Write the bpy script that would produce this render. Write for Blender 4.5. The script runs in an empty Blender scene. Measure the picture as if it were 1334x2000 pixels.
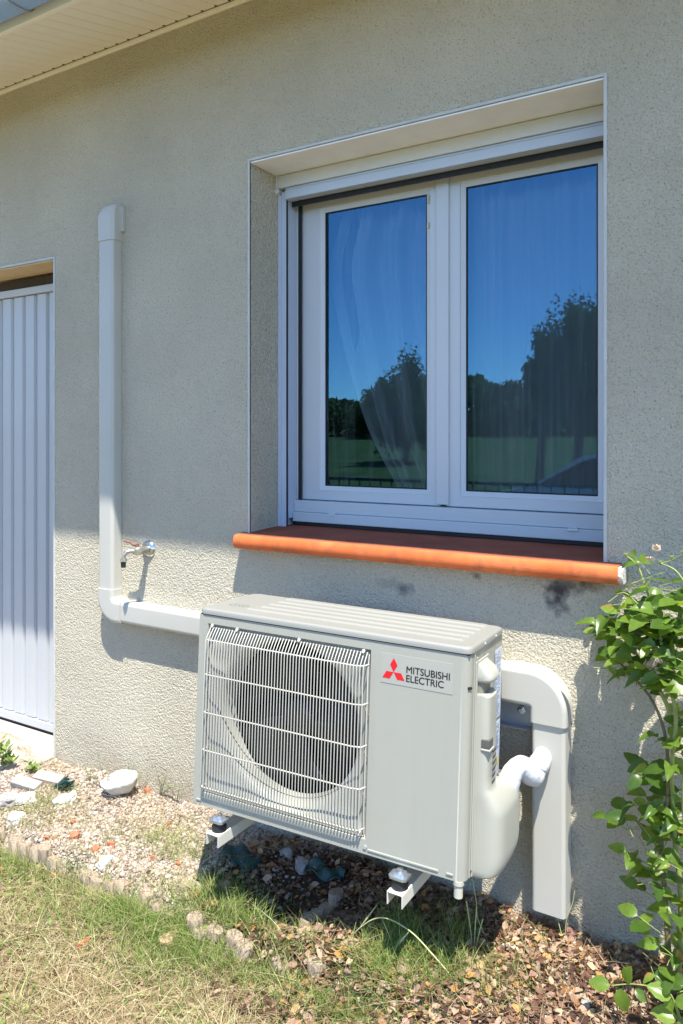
import bpy, bmesh, math, random
import numpy as np
from mathutils import Vector, Matrix, Euler

random.seed(7)
rng = np.random.default_rng(7)
R = math.radians
scene = bpy.context.scene
COL = scene.collection

# ------------------------------------------------------------------ camera
YAW, FOC, CAM_D, CAM_H = R(31.2), 1475.0, 2.05, 1.32
cam = bpy.data.cameras.new('camera')
cam_ob = bpy.data.objects.new('camera', cam)
COL.objects.link(cam_ob)
cam_ob.location = (0, -CAM_D, CAM_H)
cam_ob.rotation_euler = (R(90), 0, YAW)
cam.sensor_fit = 'HORIZONTAL'
cam.sensor_width = 36.0
cam.lens = 36.0 * FOC / 1334.0
cam.shift_y = -145.0 / 1334.0
cam.clip_start = 0.05
cam.clip_end = 2000
scene.camera = cam_ob

# ------------------------------------------------------------------ light
SUN_TRAVEL = Vector((-0.80, 1.0, -3.25)).normalized()
world = bpy.data.worlds.new('World')
scene.world = world
world.use_nodes = True
wn = world.node_tree
bg = wn.nodes['Background']
sky = wn.nodes.new('ShaderNodeTexSky')
sky.sky_type = 'NISHITA'
sky.sun_disc = False
sky.sun_elevation = math.asin(-SUN_TRAVEL.z)
sky.sun_rotation = math.atan2(-SUN_TRAVEL.x, -SUN_TRAVEL.y)
sky.altitude = 1500
sky.air_density = 0.9
sky.dust_density = 0.0
sky.ozone_density = 5.0
wn.links.new(sky.outputs[0], bg.inputs[0])
bg.inputs[1].default_value = 0.15
sun = bpy.data.lights.new('sun', 'SUN')
sun.energy = 3.7
sun.angle = R(0.53)
sun.color = (1.0, 0.95, 0.86)
sun_ob = bpy.data.objects.new('sun', sun)
COL.objects.link(sun_ob)
sun_ob.rotation_euler = SUN_TRAVEL.to_track_quat('-Z', 'Y').to_euler()
sun_ob.location = (2, -4, 9)
scene.view_settings.view_transform = 'Standard'
scene.view_settings.look = 'None'
scene.view_settings.exposure = 1.52
scene.view_settings.gamma = 1.0
scene.view_settings.use_curve_mapping = False
scene.cycles.max_bounces = 8
scene.cycles.transparent_max_bounces = 12

# ------------------------------------------------------------------ measuring helpers
SN, CS = math.sin(YAW), math.cos(YAW)


def at(px, py, y=0.0):
    """world point on the plane y = const seen in photo pixel (px, py)"""
    u = (px - 667) / FOC
    t = (CAM_D + y) / (CS + SN * u)
    return Vector((t * (-SN + CS * u), y, CAM_H - (py - 855) * t / FOC))


def atg(px, py, z=0.0):
    """world point on the plane z = const"""
    u = (px - 667) / FOC
    t = (CAM_H - z) * FOC / (py - 855)
    return Vector((t * (-SN + CS * u), t * (CS + SN * u) - CAM_D, z))


# ------------------------------------------------------------------ object helpers
def link(name, me, parent=None, mat=None, kind=None):
    o = bpy.data.objects.new(name, me)
    COL.objects.link(o)
    if mat is not None and me is not None and hasattr(me, 'materials') and not len(me.materials):
        me.materials.append(mat)
    if parent is not None:
        o.parent = parent
    if kind:
        o['kind'] = kind
    return o


def tag(o, label=None, cat=None, group=None, kind=None):
    if label:
        o['label'] = label
    if cat:
        o['category'] = cat
    if group:
        o['group'] = group
    if kind:
        o['kind'] = kind
    return o


def thing(name, label, cat, loc=(0, 0, 0), group=None, rot=(0, 0, 0)):
    o = bpy.data.objects.new(name, None)
    COL.objects.link(o)
    o.location = loc
    o.rotation_euler = rot
    o.empty_display_size = 0.05
    return tag(o, label, cat, group)


def copy_tree(o, parent=None):
    c = o.copy()
    COL.objects.link(c)
    c.parent = parent
    for ch in list(o.children):
        copy_tree(ch, c)
    return c


class MB:
    def __init__(self):
        self.v, self.f, self.m, self.s = [], [], [], []

    def add(self, verts, faces, mi=0, smooth=False):
        b = len(self.v)
        self.v += [tuple(p) for p in verts]
        for f in faces:
            self.f.append([b + i for i in f])
            self.m.append(mi)
            self.s.append(smooth)
        return self

    def box(self, x0, x1, y0, y1, z0, z1, mi=0):
        v = [(x0, y0, z0), (x1, y0, z0), (x1, y1, z0), (x0, y1, z0), (x0, y0, z1), (x1, y0, z1), (x1, y1, z1), (x0, y1, z1)]
        return self.add(v, [(0, 3, 2, 1), (4, 5, 6, 7), (0, 1, 5, 4), (1, 2, 6, 5), (2, 3, 7, 6), (3, 0, 4, 7)], mi)

    def tube(self, pts, r, n=8, mi=0, caps=True, smooth=True):
        pts = [Vector(p) for p in pts]
        rs = r if isinstance(r, (list, tuple)) else [r] * len(pts)
        tang = []
        for i in range(len(pts)):
            a = pts[max(i - 1, 0)]
            b = pts[min(i + 1, len(pts) - 1)]
            tang.append((b - a).normalized())
        up = Vector((0, 0, 1)) if abs(tang[0].z) < .9 else Vector((1, 0, 0))
        nx = tang[0].cross(up).normalized()
        V = []
        for p, t, rr in zip(pts, tang, rs):
            nx = (nx - t * nx.dot(t)).normalized()
            ny = t.cross(nx)
            for k in range(n):
                a = 2 * math.pi * k / n
                V.append(p + (nx * math.cos(a) + ny * math.sin(a)) * rr)
        F = []
        for i in range(len(pts) - 1):
            for k in range(n):
                F.append((i * n + k, i * n + (k + 1) % n, (i + 1) * n + (k + 1) % n, (i + 1) * n + k))
        self.add(V, F, mi, smooth)
        if caps:
            b = len(V)
            self.add([V[k] for k in range(n)], [tuple(range(n))], mi)
            self.add([V[b - n + k] for k in range(n)], [tuple(reversed(range(n)))], mi)
        return self

    def loft(self, rings, mi=0, closed=True, caps=True, smooth=True):
        n = len(rings[0])
        V = [p for r in rings for p in r]
        F = []
        for i in range(len(rings) - 1):
            for k in range(n if closed else n - 1):
                F.append((i * n + k, i * n + (k + 1) % n, (i + 1) * n + (k + 1) % n, (i + 1) * n + k))
        self.add(V, F, mi, smooth)
        if caps:
            self.add(rings[0], [tuple(reversed(range(n)))], mi)
            self.add(rings[-1], [tuple(range(n))], mi)
        return self

    def build(self, name, mats, parent=None, bevel=0, kind=None, seg=2, merge=False, angle=35):
        me = bpy.data.meshes.new(name)
        me.from_pydata(self.v, [], self.f)
        if not isinstance(mats, (list, tuple)):
            mats = [mats]
        for m in mats:
            me.materials.append(m)
        me.polygons.foreach_set('material_index', self.m)
        me.polygons.foreach_set('use_smooth', self.s)
        bm = bmesh.new()
        bm.from_mesh(me)
        if merge:
            bmesh.ops.remove_doubles(bm, verts=bm.verts, dist=1e-5)
        bmesh.ops.recalc_face_normals(bm, faces=bm.faces)
        bm.to_mesh(me)
        bm.free()
        o = link(name, me, parent, kind=kind)
        if bevel:
            b = o.modifiers.new('bevel', 'BEVEL')
            b.width = bevel
            b.segments = seg
            b.limit_method = 'ANGLE'
            b.angle_limit = R(angle)
            b.harden_normals = False
            for p in me.polygons:
                p.use_smooth = True
            wnm = o.modifiers.new('wn', 'WEIGHTED_NORMAL')
            wnm.keep_sharp = False
        return o


def big_mesh(name, V, F, mat, kind='stuff', parent=None, smooth=False):
    """V (n,3), F (m,k) numpy arrays -> one mesh object, quickly"""
    me = bpy.data.meshes.new(name)
    V = np.asarray(V, dtype=np.float32)
    F = np.asarray(F, dtype=np.int32)
    me.vertices.add(len(V))
    me.vertices.foreach_set('co', V.ravel())
    k = F.shape[1]
    me.loops.add(F.size)
    me.loops.foreach_set('vertex_index', F.ravel())
    me.polygons.add(len(F))
    me.polygons.foreach_set('loop_start', np.arange(0, F.size, k, dtype=np.int32))
    me.polygons.foreach_set('loop_total', np.full(len(F), k, dtype=np.int32))
    if smooth:
        me.polygons.foreach_set('use_smooth', np.ones(len(F), dtype=bool))
    me.update(calc_edges=True)
    me.validate()
    return link(name, me, parent, mat, kind)


# ------------------------------------------------------------------ materials
class NT:
    def __init__(self, name):
        self.mat = bpy.data.materials.new(name)
        self.mat.use_nodes = True
        self.t = self.mat.node_tree
        self.b = self.t.nodes['Principled BSDF']
        self.out = self.t.nodes['Material Output']

    def n(self, ty, **kw):
        nd = self.t.nodes.new(ty)
        for k, v in kw.items():
            if k.startswith('i_'):
                key = k[2:]
                nd.inputs[int(key) if key.isdigit() else key].default_value = v
            else:
                setattr(nd, k, v)
        return nd

    def l(self, a, b):
        self.t.links.new(a, b)

    def pos(self):
        return self.n('ShaderNodeNewGeometry').outputs['Position']

    def obj(self):
        return self.n('ShaderNodeTexCoord').outputs['Object']

    def noise(self, vec, scale, detail=4, rough=.55, dist=0):
        nd = self.n('ShaderNodeTexNoise')
        nd.inputs['Scale'].default_value = scale
        nd.inputs['Detail'].default_value = detail
        nd.inputs['Roughness'].default_value = rough
        nd.inputs['Distortion'].default_value = dist
        self.l(vec, nd.inputs['Vector'])
        return nd.outputs['Fac']

    def ramp(self, fac, stops, interp='LINEAR'):
        nd = self.n('ShaderNodeValToRGB')
        nd.color_ramp.interpolation = interp
        e = nd.color_ramp.elements
        while len(e) < len(stops):
            e.new(0.5)
        for el, (p, c) in zip(e, stops):
            el.position = p
            el.color = (c[0], c[1], c[2], 1) if isinstance(c, (tuple, list)) else (c, c, c, 1)
        self.l(fac, nd.inputs[0])
        return nd.outputs[0]

    def math(self, op, a, b=None, c=None):
        nd = self.n('ShaderNodeMath', operation=op)
        for i, x in enumerate((a, b, c)):
            if x is None:
                continue
            if isinstance(x, (int, float)):
                nd.inputs[i].default_value = x
            else:
                self.l(x, nd.inputs[i])
        return nd.outputs[0]

    def mix(self, fac, a, b, mode='MIX'):
        nd = self.n('ShaderNodeMix', data_type='RGBA', blend_type=mode)
        for s, x in ((nd.inputs[0], fac), (nd.inputs[6], a), (nd.inputs[7], b)):
            if isinstance(x, (int, float)):
                s.default_value = x
            elif isinstance(x, (tuple, list)):
                s.default_value = (x[0], x[1], x[2], 1)
            else:
                self.l(x, s)
        return nd.outputs[2]

    def bump(self, h, dist, strength=1.0):
        nd = self.n('ShaderNodeBump')
        nd.inputs['Strength'].default_value = strength
        nd.inputs['Distance'].default_value = dist
        self.l(h, nd.inputs['Height'])
        self.l(nd.outputs[0], self.b.inputs['Normal'])
        return nd

    def color(self, c):
        if isinstance(c, (tuple, list)):
            self.b.inputs['Base Color'].default_value = (c[0], c[1], c[2], 1)
        else:
            self.l(c, self.b.inputs['Base Color'])

    def set(self, **kw):
        for k, v in kw.items():
            self.b.inputs[k.replace('_', ' ')].default_value = v
        return self


def simple(name, c, rough=.5, metal=0.0, var=.08, scale=14, bump=0.0, bscale=300, spec=.5, trans=0.0):
    m = NT(name)
    f = m.noise(m.obj(), scale, 5)
    lo = tuple(x * (1 - var) for x in c)
    hi = tuple(min(1, x * (1 + var)) for x in c)
    m.color(m.ramp(f, [(.3, lo), (.7, hi)]))
    m.set(Roughness=rough, Metallic=metal, Specular_IOR_Level=spec)
    if bump:
        m.bump(m.noise(m.obj(), bscale, 3), bump)
    return m.mat


def stucco(name, base, amp=1.0):
    m = NT(name)
    p = m.pos()
    big = m.noise(p, 1.7, 6, .62)
    mid = m.noise(p, 30, 3)
    col = m.ramp(big, [(.3, tuple(x * .87 for x in base)), (.7, tuple(x * 1.06 for x in base))])
    grain = m.noise(p, 195, 3, .6, .4)
    grain2 = m.noise(p, 420, 2, .6)
    vor = m.n('ShaderNodeTexVoronoi', feature='F1')
    vor.inputs['Scale'].default_value = 120
    vor.inputs['Randomness'].default_value = 1
    m.l(p, vor.inputs['Vector'])
    # pits: a darker tone stands in for the shade in the hollows
    pit = m.ramp(grain, [(.32, 0.0), (.44, 1.0)])
    col = m.mix(pit, tuple(x * .55 for x in base), col)
    # brown splash dirt near the foot of the wall
    sep = m.n('ShaderNodeSeparateXYZ')
    m.l(p, sep.inputs[0])
    low = m.math('MULTIPLY', m.ramp(m.math('ADD', sep.outputs[2], m.math('MULTIPLY', mid, .18)), [(.05, 1.0), (.28, 0.0)]), m.ramp(m.noise(p, 5, 4), [(.35, .1), (.7, 1.0)]))
    col = m.mix(m.math('MULTIPLY', low, .6), col, (.36, .25, .14))
    # sooty algae stains below the sill and a brown drip
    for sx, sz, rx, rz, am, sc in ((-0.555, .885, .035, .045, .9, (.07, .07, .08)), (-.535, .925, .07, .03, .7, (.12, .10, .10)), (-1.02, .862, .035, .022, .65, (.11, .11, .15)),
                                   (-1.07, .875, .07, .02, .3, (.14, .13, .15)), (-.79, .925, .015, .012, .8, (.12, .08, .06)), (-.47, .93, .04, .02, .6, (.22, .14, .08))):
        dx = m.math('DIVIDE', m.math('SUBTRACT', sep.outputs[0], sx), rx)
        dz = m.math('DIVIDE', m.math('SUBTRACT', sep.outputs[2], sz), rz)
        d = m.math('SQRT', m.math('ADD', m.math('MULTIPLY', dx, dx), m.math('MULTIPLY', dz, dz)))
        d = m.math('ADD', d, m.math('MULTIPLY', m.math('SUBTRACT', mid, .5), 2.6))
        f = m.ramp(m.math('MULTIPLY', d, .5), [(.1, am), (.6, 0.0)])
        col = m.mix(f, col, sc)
    m.color(col)
    h = m.math('ADD', m.math('MULTIPLY', grain, .75), m.math('MULTIPLY', vor.outputs['Distance'], -.35))
    h = m.math('ADD', h, m.math('MULTIPLY', grain2, .22))
    h = m.math('ADD', h, m.math('MULTIPLY', mid, .3))
    m.bump(h, .026 * amp)
    m.set(Roughness=.95, Specular_IOR_Level=.15)
    return m.mat


STUCCO = stucco('stucco', (.84, .77, .60))
BEAD = simple('white_corner_bead', (.50, .50, .47), .6)
LINTEL = simple('smooth_cream_render', (.80, .82, .83), .75, var=.04, bump=.0004, bscale=120)
PVC = simple('white_pvc_frame', (.53, .55, .565), .35, var=.02, scale=3)
PVC_BOX = simple('white_aluminium', (.58, .60, .60), .4, var=.02)
BLACK = simple('black_seal_and_shade', (.008, .008, .008), .6)
SOFFIT = simple('cream_pvc_board', (.82, .79, .68), .45, var=.03, scale=4)
GUTTER = simple('blue_gutter', (.26, .42, .74), .3, var=.03)
UNIT = simple('painted_ivory_steel', (.345, .345, .30), .42, var=.02, scale=3, bump=.00008, bscale=900)
def dusty(name, base):
    m = NT(name)
    o_ = m.obj()
    mp = m.n('ShaderNodeMapping')
    mp.inputs['Scale'].default_value = (1, 1, .08)
    m.l(o_, mp.inputs[0])
    st = m.ramp(m.noise(mp.outputs[0], 34, 5, .65), [(.45, 0.0), (.80, .10)])
    bl_ = m.ramp(m.noise(o_, 6, 5, .6), [(.35, .0), (.75, .12)])
    c = m.mix(m.math('ADD', st, bl_), base, (base[0] * .72, base[1] * .68, base[2] * .60))
    m.color(c)
    m.l(m.ramp(m.noise(o_, 25, 4), [(.3, .36), (.7, .55)]), m.b.inputs['Roughness'])
    m.bump(m.noise(o_, 700, 2), .00008)
    return m.mat


UNIT = dusty('dusty_ivory_steel', (.34, .34, .292))
LID = simple('ivory_steel_lid', (.255, .255, .228), .42, var=.02, scale=4)
COVER = simple('ivory_plastic_cover', (.37, .37, .315), .4, var=.02, scale=4)
WIRE = simple('coated_wire', (.47, .46, .405), .4, var=.02)
DARK = simple('dark_cavity', (.012, .013, .014), .7)
BLADE = simple('dark_grey_fan_plastic', (.006, .006, .007), .5)
HUB = simple('fan_hub_plastic', (.010, .010, .012), .4)
CONDUIT = simple('cream_conduit', (.47, .46, .41), .38, var=.03, scale=5)
STEEL = simple('galvanised_steel', (.55, .60, .66), .28, metal=.85, var=.15, scale=60)
BARM = simple('grey_bracket_steel', (.42, .44, .46), .45, metal=.3, var=.1, scale=30)
CREAMSTEEL = simple('cream_painted_bracket', (.62, .60, .52), .45, var=.05)
RUBBER = simple('black_rubber', (.015, .015, .017), .6)
TAPE = simple('white_lagging_tape', (.56, .58, .60), .4, var=.06, scale=30, bump=.0015, bscale=70)
CHROME = simple('worn_chrome', (.55, .55, .56), .18, metal=.95, var=.2, scale=80)
BRASS = simple('dull_nickel_brass', (.50, .47, .40), .38, metal=.8, var=.25, scale=90, bump=.0008, bscale=160)
RUST = simple('rusty_lever', (.22, .11, .08), .7, metal=.2, var=.35, scale=60)
PAPER = simple('label_paper', (.55, .61, .72), .5, var=.03)
PAPERW = simple('logo_sticker_film', (.348, .348, .305), .35, var=.01)
INK = simple('black_ink', (.012, .012, .014), .4, var=0)
INKB = simple('blue_grey_ink', (.09, .12, .18), .5, var=0)
RED = simple('red_ink', (.62, .012, .02), .35, var=.02)
YEL = simple('yellow_warning_ink', (.75, .58, .02), .45, var=0)
CLEARP = simple('cloudy_drain_plastic', (.45, .44, .36), .25, var=.1)
CONCRETE = simple('grey_concrete', (.40, .36, .31), .9, var=.15, scale=12, bump=.002, bscale=90)
GARAGE = simple('white_door_steel', (.465, .475, .475), .4, var=.03, scale=2)
TEAL = simple('dark_green_plastic', (.004, .04, .034), .45, var=.4, scale=60)


def terracotta():
    m = NT('terracotta_sill')
    p = m.pos()
    f = m.noise(p, 9, 5)
    c = m.ramp(f, [(.3, (.50, .115, .035)), (.55, (.62, .155, .05)), (.75, (.66, .19, .07))])
    s = m.ramp(m.noise(p, 26, 4), [(.50, 0), (.72, .75)])
    c = m.mix(s, c, (.34, .10, .045))
    m.color(c)
    m.set(Roughness=.82, Specular_IOR_Level=.15)
    m.bump(m.noise(p, 220, 3), .0006)
    return m.mat


TERRA = terracotta()
SILLTOP = simple('shade_darkened_sill_top', (.30, .095, .055), .85, var=.2, scale=8, bump=.0004, bscale=200, spec=.08)  # browner copy of the terracotta: the top's shade put into its colour


def brickmat():
    m = NT('broken_brick')
    p = m.obj()
    m.color(m.ramp(m.noise(p, 60, 4), [(.3, (.40, .10, .045)), (.7, (.60, .19, .09))]))
    m.set(Roughness=.9)
    m.bump(m.noise(p, 160, 3), .002)
    return m.mat


BRICK = brickmat()


def island(name, stops, rough=.85, bump=0, bscale=200, trans=0.0, spec=.3):
    m = NT(name)
    g = m.n('ShaderNodeNewGeometry')
    c = m.ramp(g.outputs['Random Per Island'], stops)
    f = m.noise(m.pos(), 90, 3)
    c = m.mix(.35, c, m.mix(1.0, c, m.ramp(f, [(.3, .45), (.7, 1.5)]), 'MULTIPLY'))
    m.color(c)
    m.set(Roughness=rough, Specular_IOR_Level=spec * .5)
    if bump:
        m.bump(m.noise(m.pos(), bscale, 3), bump)
    if trans:
        tr = m.n('ShaderNodeBsdfTranslucent')
        m.l(m.mix(1.0, c, (1.25, 1.35, .6), 'MULTIPLY'), tr.inputs[0])
        mx = m.n('ShaderNodeMixShader')
        mx.inputs[0].default_value = trans
        m.l(m.b.outputs[0], mx.inputs[1])
        m.l(tr.outputs[0], mx.inputs[2])
        m.l(mx.outputs[0], m.out.inputs[0])
    return m.mat


GRAVEL = island('gravel_stone', [(0, (.16, .12, .09)), (.3, (.30, .24, .19)), (.65, (.42, .355, .29)), (.9, (.54, .48, .41)), (1, (.28, .18, .13))], bump=.001)
LITTER = island('dead_leaf', [(0, (.05, .028, .02)), (.25, (.15, .075, .05)), (.45, (.28, .17, .11)), (.6, (.44, .33, .23)), (.75, (.30, .17, .15)), (.88, (.45, .24, .07)), (1, (.50, .40, .29))], .8, trans=.2)
DRYGRASS = island('dry_grass_blade', [(0, (.16, .11, .06)), (.35, (.36, .28, .15)), (.75, (.50, .42, .26)), (.9, (.60, .53, .36)), (1, (.24, .28, .10))], .8, trans=.2)
GREENGRASS = island('green_grass_blade', [(0, (.10, .16, .035)), (.4, (.17, .25, .06)), (.75, (.27, .33, .10)), (1, (.42, .42, .18))], .6, trans=.3)
TREELEAF = island('tree_leaf', [(0, (.035, .06, .02)), (.5, (.07, .11, .035)), (1, (.12, .16, .05))], .6, trans=.3)


def leafmat(name, a, b, gloss=.32):
    m = NT(name)
    oi = m.n('ShaderNodeObjectInfo')
    gi = m.n('ShaderNodeNewGeometry')
    r = m.math('FRACT', m.math('ADD', oi.outputs['Random'], gi.outputs['Random Per Island']))
    c = m.ramp(r, [(0, a), (.75, b), (1, tuple(x * 1.25 for x in b))])
    f = m.noise(m.obj(), 70, 3)
    c = m.mix(.4, c, m.mix(1.0, c, m.ramp(f, [(.3, .6), (.7, 1.35)]), 'MULTIPLY'))
    # brown scorched spots on a few leaves
    br = m.math('MULTIPLY', m.ramp(r, [(.90, 0), (.93, 1)]), m.ramp(m.noise(m.obj(), 28, 2), [(.50, 0), (.56, 1)]))
    c = m.mix(br, c, (.38, .19, .08))
    m.color(c)
    m.set(Roughness=gloss, Specular_IOR_Level=.5)
    tr = m.n('ShaderNodeBsdfTranslucent')
    m.l(m.mix(1.0, c, (1.9, 1.7, .5), 'MULTIPLY'), tr.inputs[0])
    mx = m.n('ShaderNodeMixShader')
    mx.inputs[0].default_value = .5
    m.l(m.b.outputs[0], mx.inputs[1])
    m.l(tr.outputs[0], mx.inputs[2])
    m.l(mx.outputs[0], m.out.inputs[0])
    return m.mat


ROSELEAF = leafmat('rose_leaf', (.05, .11, .02), (.16, .26, .04))
CANE = simple('rose_cane', (.16, .13, .06), .7, var=.3, scale=50)
GREENCANE = simple('green_rose_shoot', (.24, .28, .08), .6, var=.2, scale=50)
PETAL = simple('withered_petal', (.70, .50, .34), .8, var=.2, scale=60)


def woodmat():
    m = NT('weathered_log')
    tc = m.obj()
    mp = m.n('ShaderNodeMapping')
    mp.inputs['Scale'].default_value = (1, 1, .12)
    m.l(tc, mp.inputs[0])
    f = m.noise(mp.outputs[0], 140, 5, .65)
    c = m.ramp(f, [(.3, (.13, .09, .06)), (.5, (.30, .23, .16)), (.72, (.44, .37, .28))])
    m.color(c)
    m.set(Roughness=.95)
    m.bump(f, .003)
    return m.mat


WOOD = woodmat()


def groundmat():
    m = NT('garden_soil')
    p = m.pos()
    sep = m.n('ShaderNodeSeparateXYZ')
    m.l(p, sep.inputs[0])
    n1 = m.noise(p, 7, 5)
    n2 = m.noise(p, 60, 4)
    n3 = m.noise(p, 300, 3)
    soil = m.ramp(n2, [(.3, (.16, .10, .06)), (.55, (.30, .21, .13)), (.75, (.42, .32, .22))])
    grav = m.ramp(n3, [(.3, (.22, .17, .13)), (.55, (.48, .40, .33)), (.75, (.62, .55, .47))])
    turf = m.ramp(n2, [(.3, (.12, .12, .045)), (.55, (.26, .22, .11)), (.8, (.36, .30, .17))])
    wob = m.math('ADD', sep.outputs[1], m.math('MULTIPLY', m.math('SUBTRACT', n1, .5), .1))
    inbed = m.ramp(m.math('ADD', wob, 1.0), [(.50, 0.0), (.53, 1.0)])
    left = m.ramp(m.math('ADD', m.math('MULTIPLY', sep.outputs[0], -.5), m.math('MULTIPLY', m.math('SUBTRACT', n1, .5), .3)), [(.55, 0.0), (.78, 1.0)])
    bed = m.mix(left, soil, grav)
    lawn = m.mix(m.ramp(n1, [(.35, .0), (.65, 1.0)]), soil, turf)
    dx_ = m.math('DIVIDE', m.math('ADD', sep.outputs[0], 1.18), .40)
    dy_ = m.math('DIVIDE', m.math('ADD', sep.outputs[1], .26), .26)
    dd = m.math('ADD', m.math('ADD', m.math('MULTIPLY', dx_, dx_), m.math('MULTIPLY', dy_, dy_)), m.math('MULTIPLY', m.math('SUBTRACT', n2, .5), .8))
    shade_soil = m.ramp(n3, [(.3, (.035, .022, .015)), (.7, (.11, .07, .045))])  # dark earth under the unit, with its shade put into the colour
    bed = m.mix(m.ramp(dd, [(.75, 1.0), (1.0, 0.0)]), bed, shade_soil)
    far = m.ramp(m.math('MULTIPLY', m.math('ADD', sep.outputs[1], m.math('MULTIPLY', n1, 1.5)), -.1), [(.35, 0.0), (.50, 1.0)])
    green = m.ramp(m.noise(p, 1.1, 5), [(.3, (.06, .08, .028)), (.7, (.12, .14, .05))])
    lawn = m.mix(far, lawn, green)
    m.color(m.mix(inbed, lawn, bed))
    m.set(Roughness=.98, Specular_IOR_Level=.1)
    m.bump(m.math('ADD', n2, m.math('MULTIPLY', n3, .4)), .012)
    return m.mat


def glassmat():
    m = NT('double_glazing')
    fr = m.n('ShaderNodeFresnel')
    fr.inputs[0].default_value = 2.35
    gl = m.n('ShaderNodeBsdfGlossy')
    gl.inputs['Roughness'].default_value = 0.0
    gl.inputs['Color'].default_value = (.27, .66, 1, 1)
    tr = m.n('ShaderNodeBsdfTransparent')
    tr.inputs[0].default_value = (.88, .93, .95, 1)
    mx = m.n('ShaderNodeMixShader')
    m.l(fr.outputs[0], mx.inputs[0])
    m.l(tr.outputs[0], mx.inputs[1])
    m.l(gl.outputs[0], mx.inputs[2])
    # dust specks and dried rain streaks
    p = m.pos()
    mp = m.n('ShaderNodeMapping')
    mp.inputs['Scale'].default_value = (1, 1, .35)
    m.l(p, mp.inputs[0])
    sp = m.ramp(m.noise(mp.outputs[0], 170, 2), [(.70, 0.0), (.76, .35)])
    st = m.ramp(m.noise(mp.outputs[0], 14, 4), [(.45, .2), (.7, 1.0)])
    mp2 = m.n('ShaderNodeMapping')
    mp2.inputs['Scale'].default_value = (1, 1, .03)
    m.l(p, mp2.inputs[0])
    st2 = m.ramp(m.noise(mp2.outputs[0], 90, 3), [(.5, 0.0), (.8, .05)])
    fac = m.math('ADD', m.math('MULTIPLY', sp, st), st2)
    df = m.n('ShaderNodeBsdfDiffuse')
    df.inputs[0].default_value = (.7, .72, .74, 1)
    mx2 = m.n('ShaderNodeMixShader')
    m.l(fac, mx2.inputs[0])
    m.l(mx.outputs[0], mx2.inputs[1])
    m.l(df.outputs[0], mx2.inputs[2])
    m.l(mx2.outputs[0], m.out.inputs[0])
    return m.mat


def sheermat():
    m = NT('sheer_curtain')
    tr = m.n('ShaderNodeBsdfTransparent')
    df = m.n('ShaderNodeBsdfDiffuse')
    df.inputs[0].default_value = (.90, .92, .92, 1)
    tl = m.n('ShaderNodeBsdfTranslucent')
    tl.inputs[0].default_value = (.75, .78, .82, 1)
    a = m.n('ShaderNodeMixShader')
    a.inputs[0].default_value = .4
    m.l(df.outputs[0], a.inputs[1])
    m.l(tl.outputs[0], a.inputs[2])
    lw = m.n('ShaderNodeLayerWeight')
    lw.inputs[0].default_value = .35
    f = m.math('ADD', m.math('MULTIPLY', lw.outputs['Facing'], .35), .72)
    b = m.n('ShaderNodeMixShader')
    m.l(f, b.inputs[0])
    m.l(tr.outputs[0], b.inputs[1])
    m.l(a.outputs[0], b.inputs[2])
    m.l(b.outputs[0], m.out.inputs[0])
    return m.mat


GROUND, GLASS, SHEER = groundmat(), glassmat(), sheermat()

# ================================================================== GROUND
PIT = (-1.27, -.27)


def gz(x, y):
    x = np.asarray(x, dtype=float)
    y = np.asarray(y, dtype=float)
    bed = .012 * np.sin(x * 9 + y * 5) * np.sin(y * 17 + x * 3) + .006 * np.sin(x * 31) * np.cos(y * 27)
    edge = 1 / (1 + np.exp((y + .475) / .012))         # 0 in the bed, 1 on the lawn
    lawn = -.055 - .035 * np.clip(-y - .5, 0, 8) + .085 * np.clip(-y - 10, 0, 25)
    lawn = lawn + .010 * np.sin(x * 7.3 + 1) * np.sin(y * 9.1) + .005 * np.sin(x * 23) * np.sin(y * 19)
    pit = -.075 * np.exp(-(((x - PIT[0]) / .17) ** 2 + ((y - PIT[1]) / .13) ** 2) ** 1.5)
    z = bed * (1 - edge) + lawn * edge + pit * (1 - edge)
    return z


def ground():
    xs = np.unique(np.round(np.concatenate([-np.geomspace(3.4, 600, 36), np.arange(-3.4, 1.4, .022), np.geomspace(1.4, 600, 40)]), 4))
    ys = np.unique(np.round(np.concatenate([-np.geomspace(2.2, 600, 40), np.arange(-2.2, .25, .022), np.geomspace(.25, 600, 30)]), 4))
    X, Y = np.meshgrid(xs, ys)
    Z = gz(X, Y)
    Z[Y > .05] = -.08
    Z = np.maximum(Z, -1.3)
    V = np.stack([X, Y, Z], -1).reshape(-1, 3)
    nx, ny = len(xs), len(ys)
    i, j = np.meshgrid(np.arange(nx - 1), np.arange(ny - 1))
    a = (j * nx + i).ravel()
    F = np.stack([a, a + 1, a + 1 + nx, a + nx], -1)
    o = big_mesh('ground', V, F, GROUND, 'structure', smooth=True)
    return o


ground()

# ================================================================== HOUSE
house = thing('house', 'cream stuccoed house wall with white window, garage door and eaves overhead', 'house', (-1.6, .1, 0))
HOUSE_INV = Matrix.Translation(Vector((1.6, -.1, 0)))


def under(o, p):
    """parent keeping world placement (parents here have no scale)"""
    bpy.context.view_layer.update()
    o.parent = p
    o.matrix_parent_inverse = p.matrix_world.inverted()
    return o


WX0, WX1, WZ0, WZ1 = -1.608, -.438, .955, 2.267      # window opening
GX1, GZ1 = -2.630, 2.058                              # garage opening: right jamb, head
EAVE_Z = 2.837

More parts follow.
